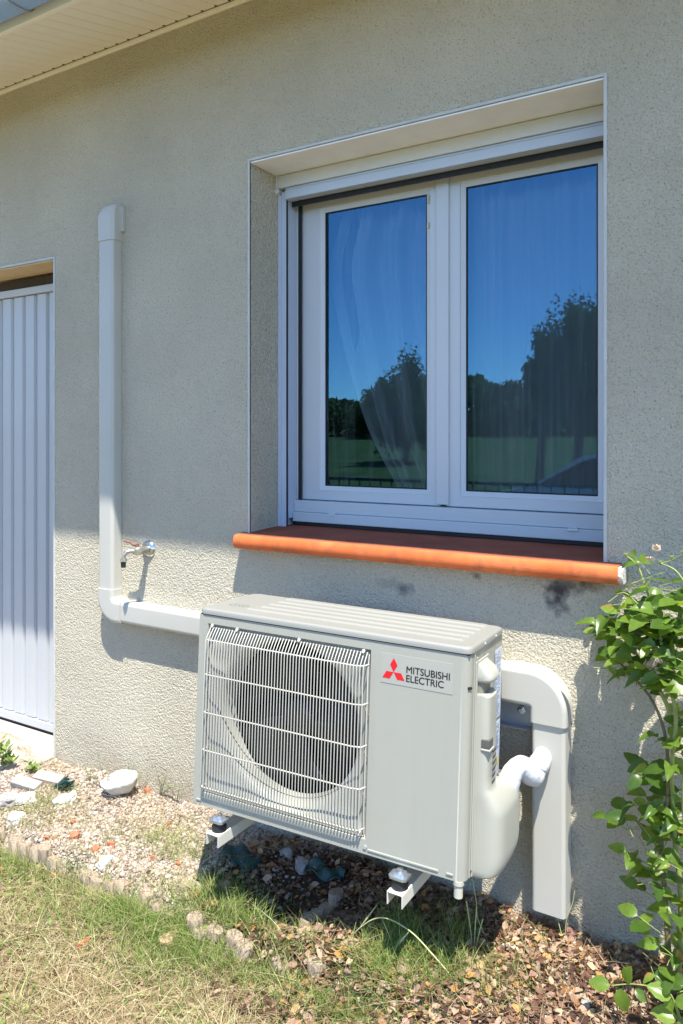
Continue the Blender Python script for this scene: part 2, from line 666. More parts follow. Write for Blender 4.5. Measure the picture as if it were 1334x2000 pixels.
w = MB()
T = .30
w.box(-8, -5.2, 0, T, -.3, EAVE_Z + .1)
w.box(-5.2, GX1, 0, T, GZ1, EAVE_Z + .1)
w.box(GX1, WX0, 0, T, -.3, EAVE_Z + .1)
w.box(WX0, WX1, 0, T, -.3, WZ0)
w.box(WX0, WX1, 0, T, WZ1, EAVE_Z + .1)
w.box(WX1, 4.5, 0, T, -.3, EAVE_Z + .1)
under(w.build('wall', STUCCO), house)

b = MB()
e = .003
b.box(WX0 - .009, WX0, -e, .006, WZ0 + .03, WZ1 + .009)
b.box(WX1, WX1 + .009, -e, .006, WZ0 + .02, WZ1 + .009)
b.box(WX0, WX1, -e, .006, WZ1, WZ1 + .009)
under(b.build('window_corner_bead', BEAD, bevel=.0015), house)
b = MB()
b.box(GX1, GX1 + .010, -e, .006, -.02, GZ1 + .009)
b.box(-5.2, GX1, -e, .006, GZ1, GZ1 + .009)
under(b.build('garage_corner_bead', BEAD, bevel=.0015), house)
b = MB()
b.box(WX0 + .001, WX1 - .001, .002, .19, WZ1 - .006, WZ1 - .001)
under(b.build('lintel_panel', LINTEL), house)

# window sill: thick terracotta with a rounded nose
prof = []
for k in range(13):
    a = math.pi * (.5 + k / 12.0)
    prof.append((-.040 + .016 * math.cos(a) * 1.0, .969 + .0235 * math.sin(a)))
ring = [(.235, 1.004)] + [(.10, 1.000), (.0, .9955)] + prof + [(.235, .9455)]
b = MB()
b.loft([[(x, p[0], p[1]) for p in ring] for x in (-1.638, -.392)], smooth=False)
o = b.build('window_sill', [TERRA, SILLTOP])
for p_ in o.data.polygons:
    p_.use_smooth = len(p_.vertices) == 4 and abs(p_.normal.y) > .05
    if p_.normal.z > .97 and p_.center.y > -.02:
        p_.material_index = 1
under(o, house)
b = MB()
ring2 = [(-.004, .990)] + [(-.002 + (p[0] + .002) * .92, .969 + (p[1] - .969) * .95) for p in prof] + [(-.004, .948)]
rr = [[(x, p[0] + random.uniform(-.001, .001), p[1] + random.uniform(-.001, .001)) for p in ring2] for x in (-.392, -.386, -.380)]
b.loft(rr, smooth=False)
under(b.build('sill_end_mortar', simple('pale_mortar', (.62, .58, .50), .95, var=.2, scale=60, bump=.003, bscale=150)), house)

# eaves: sloped board soffit, gutter, roof
SL = .26
SO = -.395


def sof(y):
    return EAVE_Z + SL * y


soffit = MB()
soffit.box(-8, 4.5, -.012, 0.0, sof(0) - .022, sof(0) - .006)
so = soffit.build('soffit', SOFFIT, bevel=.002)
under(so, house)
pm = None
BW = .0617
nb = 0
xb = -4.4
pl = MB()
y0, y1 = -.008, SO
pl.add([(0.0015, y0, sof(y0)), (BW - .0015, y0, sof(y0)), (BW - .0015, y1, sof(y1)), (0.0015, y1, sof(y1)),
        (0, y0, sof(y0) + .006), (BW, y0, sof(y0) + .006), (BW, y1, sof(y1) + .006), (0, y1, sof(y1) + .006)],
       [(0, 1, 2, 3), (4, 7, 6, 5), (0, 4, 5, 1), (1, 5, 6, 2), (2, 6, 7, 3), (3, 7, 4, 0)])
first = pl.build('plank', SOFFIT, bevel=.0012, seg=1)
first.location.x = xb
under(first, so)
nb = 1
while xb < .6:
    xb += BW
    c = first.copy()
    c.location.x = xb
    COL.objects.link(c)
    nb += 1
b = MB()
x = -4.4 + BW
while x < .6:
    yy = -.014
    b.tube([(x, yy - .004, sof(yy) - .0015), (x, yy - .004, sof(yy) + .004)], .0055, 8)
    x += BW
under(b.build('vent_holes', BLACK), so)
b = MB()
b.box(-8, 4.5, -.008, SO - .02, EAVE_Z + .009, EAVE_Z + .02) if False else None
# fascia behind the gutter
b.box(-8, 4.5, SO - .018, SO, sof(SO) - .004, sof(SO) + .16)
under(b.build('fascia_board', SOFFIT, bevel=.002), house)
b = MB()
GR, GY, GZc = .064, SO - .018 - .065, sof(SO) + .062
outer, inner = [], []
for k in range(17):
    a = math.pi + math.pi * k / 16
    ca, sa = math.copysign(abs(math.cos(a)) ** .62, math.cos(a)), -abs(math.sin(a)) ** .62
    outer.append((GY + GR * ca, GZc + GR * .85 * sa))
    inner.append((GY + (GR - .003) * ca, GZc + (GR - .003) * .85 * sa))
ringg = outer + inner[::-1]
b.loft([[(x, p[0], p[1]) for p in ringg] for x in (-8, 4.5)])
b.tube([(-8, GY - GR, GZc), (4.5, GY - GR, GZc)], .008, 8)
gut = b.build('gutter', GUTTER)
under(gut, house)
for hx in (-3.3, -2.20, -1.2, -.2):
    b = MB()
    pts = []
    for k in range(13):
        a = math.pi + math.pi * k / 12
        pts.append((hx, GY + (GR + .004) * math.copysign(abs(math.cos(a)) ** .62, math.cos(a)), GZc - (GR + .005) * .85 * abs(math.sin(a)) ** .62))
    b.tube(pts, .0028, 6)
    under(b.build('gutter_hook', BARM), gut)
b = MB()
b.add([(-8, .35, EAVE_Z + .30), (4.5, .35, EAVE_Z + .30), (4.5, SO - .205, sof(SO) + .140), (-8, SO - .205, sof(SO) + .140),
       (-8, .35, EAVE_Z + .34), (4.5, .35, EAVE_Z + .34), (4.5, SO - .205, sof(SO) + .165), (-8, SO - .205, sof(SO) + .165)],
      [(0, 1, 2, 3), (4, 7, 6, 5), (0, 4, 5, 1), (1, 5, 6, 2), (2, 6, 7, 3), (3, 7, 4, 0)])
roof = b.build('roof', simple('roof_underlay', (.05, .045, .04), .9))
under(roof, house)
b = MB()
pts = []
n = 10
L0, L1 = (.36, EAVE_Z + .345), (SO - .215, sof(SO) + .170)
for (yy, zz) in (L0, L1):
    row = []
    for k in range(n + 1):
        a = math.pi * k / n
        row.append((.095 * math.cos(a), yy, zz + .05 * math.sin(a)))
    for k in range(n, -1, -1):
        a = math.pi * k / n
        row.append((.083 * math.cos(a), yy, zz + .04 * math.sin(a)))
    pts.append(row)
b.loft(pts)
tile = b.build('roof_tile', simple('clay_roof_tile', (.42, .20, .12), .85, var=.3, scale=8))
tile.location.x = -5
under(tile, roof)
x = -5
while x < 1.5:
    x += .195
    c = tile.copy()
    c.location.x = x
    COL.objects.link(c)

# room behind the window
b = MB()
RX0, RX1, RY1, RZ0, RZ1 = -3.2, .9, 3.6, .02, 2.6
b.box(RX0 - .1, RX0, T, RY1, RZ0, RZ1)
b.box(RX1, RX1 + .1, T, RY1, RZ0, RZ1)
b.box(RX0 - .1, RX1 + .1, RY1, RY1 + .1, RZ0, RZ1)
b.box(RX0 - .1, RX1 + .1, T, RY1 + .1, RZ1, RZ1 + .1)
b.box(RX0 - .1, RX1 + .1, T, RY1 + .1, RZ0 - .1, RZ0)
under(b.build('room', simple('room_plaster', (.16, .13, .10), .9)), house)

# ------------------------------------------------------------------ window
win = bpy.data.objects.new('window', None)
COL.objects.link(win)
win.location = (-1.02, .19, 1.0)
under(win, house)


def wpart(name, mb, m, bevel=.0012):
    return under(mb.build(name, m, bevel=bevel), win)


FY = .238
fxl = at(585, 400, .225).x
b = MB()                                             # rolling shutter box, stepped front
b.box(-1.600, WX1 - .002, .150, .26, 2.214, WZ1 - .008)
wpart('shutter_box', b, PVC_BOX, .002)
b = MB()
b.box(-1.571, WX1 - .002, .156, .185, 2.205, 2.2125)
b.box(-1.571, WX1 - .002, .152, .190, 2.172, 2.2035)
wpart('shutter_bottom_bar', b, simple('blue_white_aluminium', (.48, .55, .64), .35, var=.02), .0015)
b = MB()
b.box(WX0 + .001, -1.600, .145, .20, 2.192, 2.262)
b.box(WX0 - .000, -1.590, .141, .146, 2.196, 2.208)
wpart('box_end_cap', b, PVC_BOX)
zq0 = at(591, 1000, .212).z + .004
RAILM = simple('blue_white_rail', (.48, .54, .64), .35, var=.02)
b = MB()
b.box(WX0 + .001, -1.592, .160, .235, .998, 2.192)
b.box(-1.592, -1.573, .163, .172, .998, 2.2035)
b.box(-1.592, -1.573, .180, .235, 1.03, 2.2035)
b.box(-1.580, -1.576, .172, .180, .998, 2.2035)
wpart('guide_rail', b, RAILM, .001)
b = MB()
b.box(-1.5728, -1.5665, .1645, .1665, 1.0, 2.171)
g0, g1 = at(583, 600, .226).x, at(590, 600, .226).x
b.box(g0, g1, .2245, .2255, zq0, 2.20)
b.box(-1.5665, WX1 - .003, .1905, .1925, 2.152, 2.1715)  # black strip painted in for the shade under the bottom bar
wpart('seal_and_shade_strips', b, BLACK, 0)
b = MB()
b.box(-1.5725, -1.545, .2625, .29, 1.0, 2.24)
b.box(-1.5725, WX1 - .002, .2625, .29, 2.14, 2.24)
b.box(-1.571, WX1 - .002, .192, .262, 2.2045, 2.2135)
wpart('seal_gap', b, BLACK, 0)
zb0, zb1, zb2 = at(800, 1033, .205).z, at(800, 1006, .205).z, at(800, 985, .238).z
zb0 = (at(567, 1021, .205).z + at(1174, 1055, .205).z) / 2
zst = at(591, 1000, .212).z
zsb = (at(602, 977, FY).z + at(1173, 1001, FY).z) / 2
b = MB()                                             # fixed frame
b.box(-1.5725, WX1 - .003, .212, .262, zst + .0005, zsb - .003)
b.box(-1.5725, WX1 - .003, .203, .262, zb0, zst)
b.box(-1.5725, -1.555, .226, .262, zsb - .002, 2.21)
wpart('fixed_frame', b, PVC, .0025)
b = MB()
b.box(-1.570, WX1 - .004, .207, .258, zb0 - .012, zb0 - .0005)
wpart('bottom_seal', b, BLACK, 0)


def sash(ox0, ox1, oz0, oz1, ix0, ix1, iz0, iz1, y):
    """mitred sash: outer rect, flat face, glazing bead sloping to the glass"""
    m_ = MB()
    def rect(x0, x1, z0, z1, yy):
        return [(x0, yy, z0), (x1, yy, z0), (x1, yy, z1), (x0, yy, z1)]
    bd = .017
    rings = [rect(ox0, ox1, oz0, oz1, y + .024), rect(ox0, ox1, oz0, oz1, y),
             rect(ix0 - bd, ix1 + bd, iz0 - bd, iz1 + bd, y), rect(ix0 - bd + .002, ix1 + bd - .002, iz0 - bd + .002, iz1 + bd - .002, y + .003),
             rect(ix0, ix1, iz0, iz1, y + .010), rect(ix0, ix1, iz0, iz1, y + .026)]
    for a_, b_ in zip(rings, rings[1:]):
        m_.add(a_ + b_, [(k, (k + 1) % 4, 4 + (k + 1) % 4, 4 + k) for k in range(4)])
    return m_


GYp = FY + .010
gz_b = (at(637, 951, GYp).z + at(1166, 967, GYp).z) / 2
gz_t = (at(635, 417, GYp).z + at(1171, 316, GYp).z) / 2
sx0 = at(591, 600, FY).x
gl0, gl1 = at(635, 700, GYp).x, at(834, 700, GYp).x
mul0, mul1 = at(853, 700, FY).x, at(878, 700, FY).x
gr0, gr1 = at(910, 700, GYp).x, at(1168, 700, GYp).x
s1 = (sx0, mul0 + .012, zsb, 2.215, gl0, gl1, gz_b, gz_t)
s2 = (mul1 - .012, WX1 - .003, zsb, 2.215, gr0, gr1, gz_b, gz_t)
wpart('sash', sash(*s1, FY), PVC, .0018)
wpart('sash', sash(*s2, FY), PVC, .0018)
b = MB()
b.box(mul0, mul1, FY - .008, FY + .02, zsb + .004, 2.213)
wpart('meeting_stile', b, PVC, .003)
for s in (s1, s2):
    x0, x1, z0, z1 = s[4:]
    b = MB()
    g = .0045
    for q in ((x0, x0 + g, z0, z1), (x1 - g, x1, z0, z1), (x0 + g, x1 - g, z0, z0 + g), (x0 + g, x1 - g, z1 - g, z1)):
        b.box(q[0], q[1], FY + .0115, FY + .020, q[2], q[3])
    wpart('glazing_gasket', b, BLACK, 0)
    quad = [(x0 + .0005, FY + .0145, z0 + .0005), (x1 - .0005, FY + .0145, z0 + .0005), (x1 - .0005, FY + .0145, z1 - .0005), (x0 + .0005, FY + .0145, z1 - .0005)]
    under(big_mesh('pane', quad, [(0, 1, 2, 3)], GLASS, None), win)
for (px_, py_) in ((648, 996), (1119, 1018)):
    c_ = at(px_, py_, .205)
    b = MB()
    b.box(c_.x - .016, c_.x + .016, .1985, .210, zst - .0065, zst + .0005)
    b.box(c_.x - .013, c_.x + .013, .2035, .2125, zst + .0005, zst + .0035)
    wpart('drain_cap', b, PVC_BOX, .001)
c_ = at(836, 440, FY)
b = MB()
b.box(c_.x - .003, c_.x + .003, FY - .004, FY + .006, c_.z - .010, c_.z + .010)
b.box(c_.x - .002, c_.x + .002, FY - .002, FY + .012, c_.z + .072, c_.z + .10)
wpart('latch', b, simple('cream_latch', (.50, .50, .34), .5), .001)
# inner jamb (dark) behind the left glass
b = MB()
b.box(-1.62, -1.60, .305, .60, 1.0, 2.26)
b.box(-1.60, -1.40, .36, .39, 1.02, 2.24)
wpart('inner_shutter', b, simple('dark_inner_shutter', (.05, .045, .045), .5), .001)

# curtains inside the room
def curtain(name, label, edge, x1, y, ztop, zbot, folds, amp):
    nz, nx_ = 60, 110
    V, F = [], []
    for j in range(nz + 1):
        z = ztop + (zbot - ztop) * j / nz
        xl = edge(z)
        for i in range(nx_ + 1):
            t = i / nx_
            xx = xl + (x1 - xl) * t
            q = t * folds
            yy = y + amp * math.sin(2 * math.pi * q + .6 * math.sin(z * 2 + 1)) * (1.15 - .5 * t) + .4 * amp * math.sin(2 * math.pi * q * 2.3 + 1 + z)
            V.append((xx, yy, z))
    for j in range(nz):
        for i in range(nx_):
            a_ = j * (nx_ + 1) + i
            F.append((a_, a_ + 1, a_ + nx_ + 2, a_ + nx_ + 1))
    o_ = big_mesh(name, V, F, SHEER, None, smooth=True)
    tag(o_, label, 'curtain', 'sheer curtains behind the panes')
    return o_


epts = [(at(674, 425, .33)), (at(640, 512, .33)), (at(662, 640, .33)), (at(690, 760, .33)), (at(722, 860, .33)), (at(768, 945, .33)), (at(785, 980, .33))]


def edge1(z):
    zs = [2.3] + [p.z for p in epts] + [1.0]
    xs_ = [epts[0].x] + [p.x for p in epts] + [epts[-1].x]
    return float(np.mean([np.interp(-(z + dz), [-q for q in zs], xs_) for dz in np.linspace(-.09, .09, 13)]))


curtain('curtain', 'sheer curtain drawn back in folds behind the left pane', edge1, -.985, .345, 2.24, 1.03, 3.3, .030)
curtain('curtain', 'sheer curtain hanging straight behind the right pane', lambda z: -1.03, -.30, .345, 2.24, 1.03, 7, .012)

# ------------------------------------------------------------------ garage door (part of the house)
gd = MB()
gd.box(-5.2, GX1, .160, .20, -.10, 2.02)
gdo = gd.build('garage_door', GARAGE)
under(gdo, house)
rb = MB()
PW = .083
rb.add([(0, .1595, .055), (.004, .148, .055), (PW - .022, .148, .055), (PW - .016, .1595, .055), (0, .1595, 1.965), (.004, .148, 1.965), (PW - .022, .148, 1.965), (PW - .016, .1595, 1.965)],
       [(0, 1, 5, 4), (1, 2, 6, 5), (2, 3, 7, 6), (0, 3, 2, 1), (4, 5, 6, 7)])
r0 = rb.build('panel', GARAGE, bevel=.002)
x = GX1 - .055
r0.location.x = x
under(r0, gdo)
while x > -5.0:
    x -= PW
    c = r0.copy()
    c.location.x = x
    COL.objects.link(c)
b = MB()
b.box(-5.2, GX1 - .001, .140, .1585, .018, .052)
under(b.build('door_rail', GARAGE, bevel=.002), gdo)
b = MB()
b.box(-5.2, GX1 - .001, .136, .1585, 1.968, 2.000)
under(b.build('door_rail', GARAGE, bevel=.002), gdo)
b = MB()
b.box(-5.2, GX1 - .001, .150, .156, -.03, .0175)
under(b.build('door_seal', BLACK), gdo)
b = MB()
b.box(-5.2, GX1 - .001, .1505, .158, 2.001, 2.045)
under(b.build('head_gap', simple('dark_brown_gap', (.06, .045, .03), .9)), gdo)
b = MB()
b.box(-5.2, GX1 - .001, .002, .15, GZ1 - .006, GZ1 - .001)
under(b.build('garage_lintel', simple('tan_render', (.55, .42, .24), .85, var=.08), bevel=0), house)

b = MB()
b.box(-5.4, GX1 - .003, -.10, .149, -.2, .004)
o = b.build('garage_slab', CONCRETE, bevel=.006)
tag(o, kind='structure')
b = MB()
b.box(-5.4, GX1 + .02, -.185, -.104, -.2, -.006)
o = b.build('slab_kerb', simple('pale_kerb_concrete', (.55, .50, .40), .95, var=.15, scale=20, bump=.002, bscale=120), bevel=.008)
tag(o, kind='structure')


# ================================================================== CONDUITS
def sweep(path, width, depth, bev, lift=0.0, caps=True):
    """profile swept along an (x, z) path on the wall"""
    pr = [(-width / 2, 0), (-width / 2, depth - bev)]
    for k in range(1, 4):
        a = math.pi / 2 * k / 4
        pr.append((-width / 2 + bev * (1 - math.cos(a)), depth - bev + bev * math.sin(a)))
    pr.append((-width / 2 + bev, depth))
    pr += [(-p[0], p[1]) for p in pr[::-1]]
    rings = []
    for i, p in enumerate(path):
        a = Vector(path[max(i - 1, 0)])
        c = Vector(path[min(i + 1, len(path) - 1)])
        t = (c - a).normalized()
        nrm = Vector((t.y, -t.x))
        k = 1.0
        if 0 < i < len(path) - 1:
            t1 = (Vector(p) - a).normalized()
            k = 1 / max(.5, t.dot(t1))
        rings.append([(p[0] + nrm.x * q[0] * k, -q[1] + lift - .0005, p[1] + nrm.y * q[0] * k) for q in pr])
    m_ = MB()
    m_.loft(rings, closed=True, caps=caps, smooth=False)
    return m_


def arc(cx, cz, r, a0, a1, n=8):
    return [(cx + r * math.cos(R(a0 + (a1 - a0) * k / n)), cz + r * math.sin(R(a0 + (a1 - a0) * k / n))) for k in range(n + 1)]


cl = thing('pipe_conduit', 'long cream pipe conduit running down the wall left of the tap', 'conduit', (-2.27, 0, .66))
CXL = -2.270
under(sweep([(CXL, 2.12), (CXL, .742)], .080, .048, .014).build('vertical_cover', CONDUIT, bevel=.0015), cl)
under(sweep([(CXL, .742)] + arc(CXL + .055, .716, .055, 180, 270, 8)[0:] + [(-2.185, .661)], .088, .053, .016).build('elbow', CONDUIT, bevel=.0015), cl)
under(sweep([(-2.186, .661), (-1.30, .657)], .080, .048, .014).build('horizontal_cover', CONDUIT, bevel=.0015), cl)
capm = MB()
pr = []
rings = []
for z, wdt, dep, sh in ((2.075, .088, .053, 0), (2.14, .088, .053, 0), (2.172, .088, .053, 0), (2.184, .080, .052, .004), (2.197, .068, .049, .010), (2.208, .056, .042, .015), (2.216, .046, .030, .018), (2.220, .038, .012, .019)):
    h = wdt / 2
    rings.append([(CXL + sh - h, -.0005, z), (CXL + sh - h, -dep + .012, z), (CXL + sh - h + .012, -dep, z), (CXL + sh + h - .012, -dep, z), (CXL + sh + h, -dep + .012, z), (CXL + sh + h, -.0005, z)])
capm.loft(rings, smooth=False)
capm.box(CXL + .030, CXL + .058, -.014, -.001, 2.11, 2.205)
under(capm.build('end_cap', CONDUIT, bevel=.003, seg=3), cl)

cr = thing('pipe_conduit', 'short cream pipe conduit with an elbow beside the rose bush', 'conduit', (-.57, 0, .3))
CXR = -.566
under(sweep([(-.95, .651), (-.690, .651)], .090, .064, .011).build('horizontal_cover', CONDUIT, bevel=.0015), cr)
under(sweep([(-.691, .651), (-.66, .651)] + arc(CXR - .053, .651 - .053, .053, 90, 0, 10) + [(CXR, .563)], .098, .070, .013).build('elbow', CONDUIT, bevel=.0015), cr)
under(sweep([(CXR, .561), (CXR, .062)], .090, .064, .011).build('vertical_cover', CONDUIT, bevel=.0015), cr)

# ================================================================== AIR CONDITIONER
AO = Vector((-1.4685, -.4374, .2875))
Mz = Matrix.Rotation(.062, 4, 'Z') @ Matrix.Rotation(.0166, 4, 'Y') @ Matrix.Rotation(-.0378, 4, 'X')
ac = thing('outdoor_unit', 'white air conditioner outdoor unit hung on the wall under the window', 'air conditioner', AO)
ac.rotation_euler = Mz.to_euler()
AW, AD, AH = .80, .277, .55
LZ = .531


def ap(name, mb, m, bevel=0, parent=None, seg=2, **k):
    o_ = mb.build(name, m, bevel=bevel, seg=seg, **k)
    o_.parent = parent or ac
    return o_


def rrect(x0, x1, y0, y1, r, z, n=5, only=None):
    out = []
    cs = [((x1 - r, y0 + r), -90), ((x1 - r, y1 - r), 0), ((x0 + r, y1 - r), 90), ((x0 + r, y0 + r), 180)]
    for (cx, cy), a0 in cs:
        for k in range(n + 1):
            a = R(a0 + 90 * k / n)
            out.append((cx + r * math.cos(a), cy + r * math.sin(a), z))
    return out


# casing: bottom pan, back, sides and the front panel round the grille opening
gx0, gx1, gz0, gz1 = .030, .541, .036, .508
b = MB()
b.box(0, .004, .012, AD, 0, LZ)                                   # left side
b.box(.004, AW - .02, AD - .004, AD, .02, LZ)                     # back
b.box(.004, AW - .02, .01, AD, 0, .004)                           # pan
b.box(.56, .563, .012, AD - .01, .004, LZ)                        # partition
ap('casing', b, UNIT, .001)
b = MB()
b.add([(0, 0, 0), (gx0, 0, 0), (gx0, 0, LZ), (0, 0, LZ)], [(0, 1, 2, 3)])
b.add([(gx0, 0, 0), (gx1, 0, 0), (gx1, 0, gz0), (gx0, 0, gz0)], [(0, 1, 2, 3)])
b.add([(gx0, 0, gz1), (gx1, 0, gz1), (gx1, 0, LZ), (gx0, 0, LZ)], [(0, 1, 2, 3)])
b.add([(gx1, 0, 0), (AW - .022, 0, 0), (AW - .022, 0, LZ), (gx1, 0, LZ)], [(0, 1, 2, 3)])
b.add([(0, 0, 0), (0, .014, 0), (0, .014, LZ), (0, 0, LZ)], [(0, 1, 2, 3)])
cv = []
for k in range(9):
    a = R(-90 + 90 * k / 8)
    cv.append((AW - .022 + .022 * math.cos(a), .022 + .022 * math.sin(a)))
cv.append((AW, .034))
for (p, q) in zip(cv, cv[1:]):
    b.add([(p[0], p[1], 0), (q[0], q[1], 0), (q[0], q[1], LZ), (p[0], p[1], LZ)], [(0, 1, 2, 3)], 0, True)
# folded rim going back into the opening
for (p, q) in (((gx0, gz0), (gx1, gz0)), ((gx1, gz0), (gx1, gz1)), ((gx1, gz1), (gx0, gz1)), ((gx0, gz1), (gx0, gz0))):
    sgx = .004 if p[0] == gx0 else -.004
    sgx2 = .004 if q[0] == gx0 else -.004
    sz = .004 if p[1] == gz0 else -.004
    sz2 = .004 if q[1] == gz0 else -.004
    b.add([(p[0], 0, p[1]), (q[0], 0, q[1]), (q[0] + sgx2, .012, q[1] + sz2), (p[0] + sgx, .012, p[1] + sz)], [(0, 1, 2, 3)])
b.add([(0, 0, 0), (AW - .022, 0, 0), (AW - .022, .02, 0), (0, .02, 0)], [(0, 1, 2, 3)])
fp = ap('front_panel', b, UNIT, merge=True)
# raised joggles along the bottom of the front
for (xa, xb_) in ((.012, .030), (.548, .735), (.755, .772)):
    m_ = MB()
    m_.box(xa, xb_, -.0025, .0005, .010, .0155)
    ap('pressed_rib', m_, UNIT, .0012, fp)
m_ = MB()
m_.tube([(.541, -.003, .0175), (.541, .001, .0175)], .0048, 12)
ap('screw', m_, BARM, 0, fp)
# fan shroud: rectangle to circle
fcx, fcz, fr = .2855, .272, .212
b = MB()
NSEG = 72
corner_angs = [math.atan2((gz1 - fcz), (gx1 - fcx)), math.atan2((gz1 - fcz), (gx0 - fcx)), math.atan2((gz0 - fcz), (gx0 - fcx)), math.atan2((gz0 - fcz), (gx1 - fcx))]
angs = sorted([2 * math.pi * k / NSEG - math.pi for k in range(NSEG)] + corner_angs)


def rect_at(a, ins):
    dx, dz = math.cos(a), math.sin(a)
    ts = []
    if dx > 1e-9: ts.append((gx1 - ins - fcx) / dx)
    if dx < -1e-9: ts.append((gx0 + ins - fcx) / dx)
    if dz > 1e-9: ts.append((gz1 - ins - fcz) / dz)
    if dz < -1e-9: ts.append((gz0 + ins - fcz) / dz)
    t = min(ts)
    return fcx + dx * t, fcz + dz * t


rg = []
r1 = [(rect_at(a, .004)[0], .012, rect_at(a, .004)[1]) for a in angs]
r2 = [(rect_at(a, .010)[0], .016, rect_at(a, .010)[1]) for a in angs]
rg = [r1, r2]
for (rad, yy) in ((fr + .020, .020), (fr + .008, .026), (fr + .001, .036), (fr - .003, .052), (fr - .004, .085)):
    ring_ = []
    for a in angs:
        rx, rz = rect_at(a, .012)
        lim = math.hypot(rx - fcx, rz - fcz)
        rr_ = min(rad, lim)
        ring_.append((fcx + rr_ * math.cos(a), yy, fcz + rr_ * math.sin(a)))
    rg.append(ring_)
b.loft(rg, caps=False)
ap('fan_shroud', b, UNIT)
b = MB()
b.box(.006, .556, .20, .21, .006, LZ - .004)
b.box(.006, .012, .0125, .20, .006, LZ - .004)
b.box(.550, .556, .0905, .20, .006, LZ - .004)
ap('heat_exchanger', b, DARK)
# fan
fan = MB()
fan.tube([(fcx, .075, fcz), (fcx, .082, fcz), (fcx, .13, fcz)], [.030, .048, .052], 24)
fo = ap('fan', fan, HUB)
bl = MB()
rowsv = []
for i in range(9):
    r_ = .045 + (.198 - .045) * i / 8
    row = []
    for j in range(9):
        a = (j / 8 - .5) * (1.35 + .25 * i / 8) + .35 * i / 8
        row.append((r_ * math.cos(a), .105 + .045 * (j / 8 - .5) + .01 * math.cos(j), r_ * math.sin(a)))
    rowsv.append(row)
bl.loft(rowsv, closed=False, caps=False)
blade = bl.build('fan_blade', BLADE)
sm = blade.modifiers.new('s', 'SOLIDIFY')
sm.thickness = .004
blade.location = (fcx, 0, fcz)
blade.parent = fo
for k in (1, 2):
    c = blade.copy()
    c.rotation_euler = (0, k * 2 * math.pi / 3 + .2, 0)
    COL.objects.link(c)
# grille
gm = MB()
FYg = -.016
zr = [.466, .369, .264, .160, .058]
gxa, gxb = .0385, .5325
for i, z in enumerate(zr):
    yb = .010
    gm.tube([(gxa - .004, yb, z - .002), (gxa - .0015, FYg + .004, z), (gxa + .004, FYg, z), (gxb - .030, FYg, z), (gxb - .004, FYg + .002, z + .002), (gxb + .003, .002, z + .004)], .0021, 6)
gm.tube([(gxa, .006, .497), (gxb, .006, .497)], .0022, 6)
gm.tube([(gxa, .004, .041), (gxb, .004, .041)], .0022, 6)
for xx in (gxb + .0015,):
    gm.tube([(xx, .004, .045), (xx, .000, .06), (xx, .000, .46), (xx, .006, .495)], .0021, 6)
# diagonal stays at the right-hand edge
for z in zr[1:4]:
    gm.tube([(gxb - .004, FYg + .004, z + .003), (gxb + .002, .013, z - .035)], .0018, 5)
gr = ap('grille', gm, WIRE)
wm = MB()
wm.tube([(0, .011, .500), (0, .004, .4985), (0, -.010, .480), (0, FYg - .002, .468), (0, FYg - .0035, .455), (0, FYg - .0035, .068), (0, FYg - .001, .056), (0, .006, .040), (0, .012, .038)], .00145, 6, caps=False)
wire = wm.build('wire', WIRE)
wire.parent = gr
NW = 54
wire.location.x = gxa
for k in range(1, NW):
    c = wire.copy()
    c.location.x = gxa + (gxb - .003 - gxa) * k / (NW - 1)
    COL.objects.link(c)
for (x_, z_) in ((.130, .505), (.330, .505), (.045, .505), (.520, .503), (.520, .047)):
    m_ = MB()
    m_.tube([(x_, .010, z_), (x_, -.001, z_ - .001), (x_, -.004, z_ - .006)], [.005, .0045, .003], 8)
    ap('clip', m_, WIRE, 0, gr)

# lid
b = MB()
rings = [rrect(-.003, AW + .003, -.003, AD + .003, .022, z) for z in (LZ + .003, AH - .006)]
rings += [rrect(-.001, AW + .001, -.001, AD + .001, .021, AH - .0018), rrect(.004, AW - .004, .004, AD - .004, .018, AH)]
b.loft(rings, smooth=True)
lid = ap('lid', b, LID)
b = MB()
for k in range(5):
    yc = .070 + k * .046
    xs0 = .135 if k else .12
    b.loft([[(xs0, yc - .016, AH - .0005), (AW - .035, yc - .016, AH - .0005), (AW - .035, yc + .016, AH - .0005), (xs0, yc + .016, AH - .0005)],
            [(xs0 + .006, yc - .010, AH + .0034), (AW - .042, yc - .010, AH + .0034), (AW - .042, yc + .010, AH + .0034), (xs0 + .006, yc + .010, AH + .0034)]], smooth=False)
ap('lid_ribs', b, LID, .0008, lid)
b = MB()
b.box(.002, AW - .002, .002, AD - .002, LZ - .001, LZ + .003)
ap('lid_gap', b, BLACK)
b = MB()
for k in range(16):
    a = 2 * math.pi * k / 16
    b.box(.075 + .030 * math.cos(a) - .003, .075 + .030 * math.cos(a) + .003, .085 + .018 * math.sin(a) - .0012, .085 + .018 * math.sin(a) + .0012, AH, AH + .0006)
for dx in (-.014, 0, .014):
    b.box(.075 + dx - .003, .075 + dx + .003, .079, .091, AH, AH + .0006)
ap('embossed_mark', b, simple('grey_print', (.16, .17, .16), .6), 0, lid)
for yy in (.105, .20):
    m_ = MB()
    m_.tube([(AW + .002, yy, LZ + .008), (AW + .0055, yy, LZ + .008)], .0035, 10)
    m_.box(AW + .0025, AW + .005, yy - .001, yy + .001, LZ + .011, LZ + .017)
    ap('screw', m_, BARM, 0, lid)

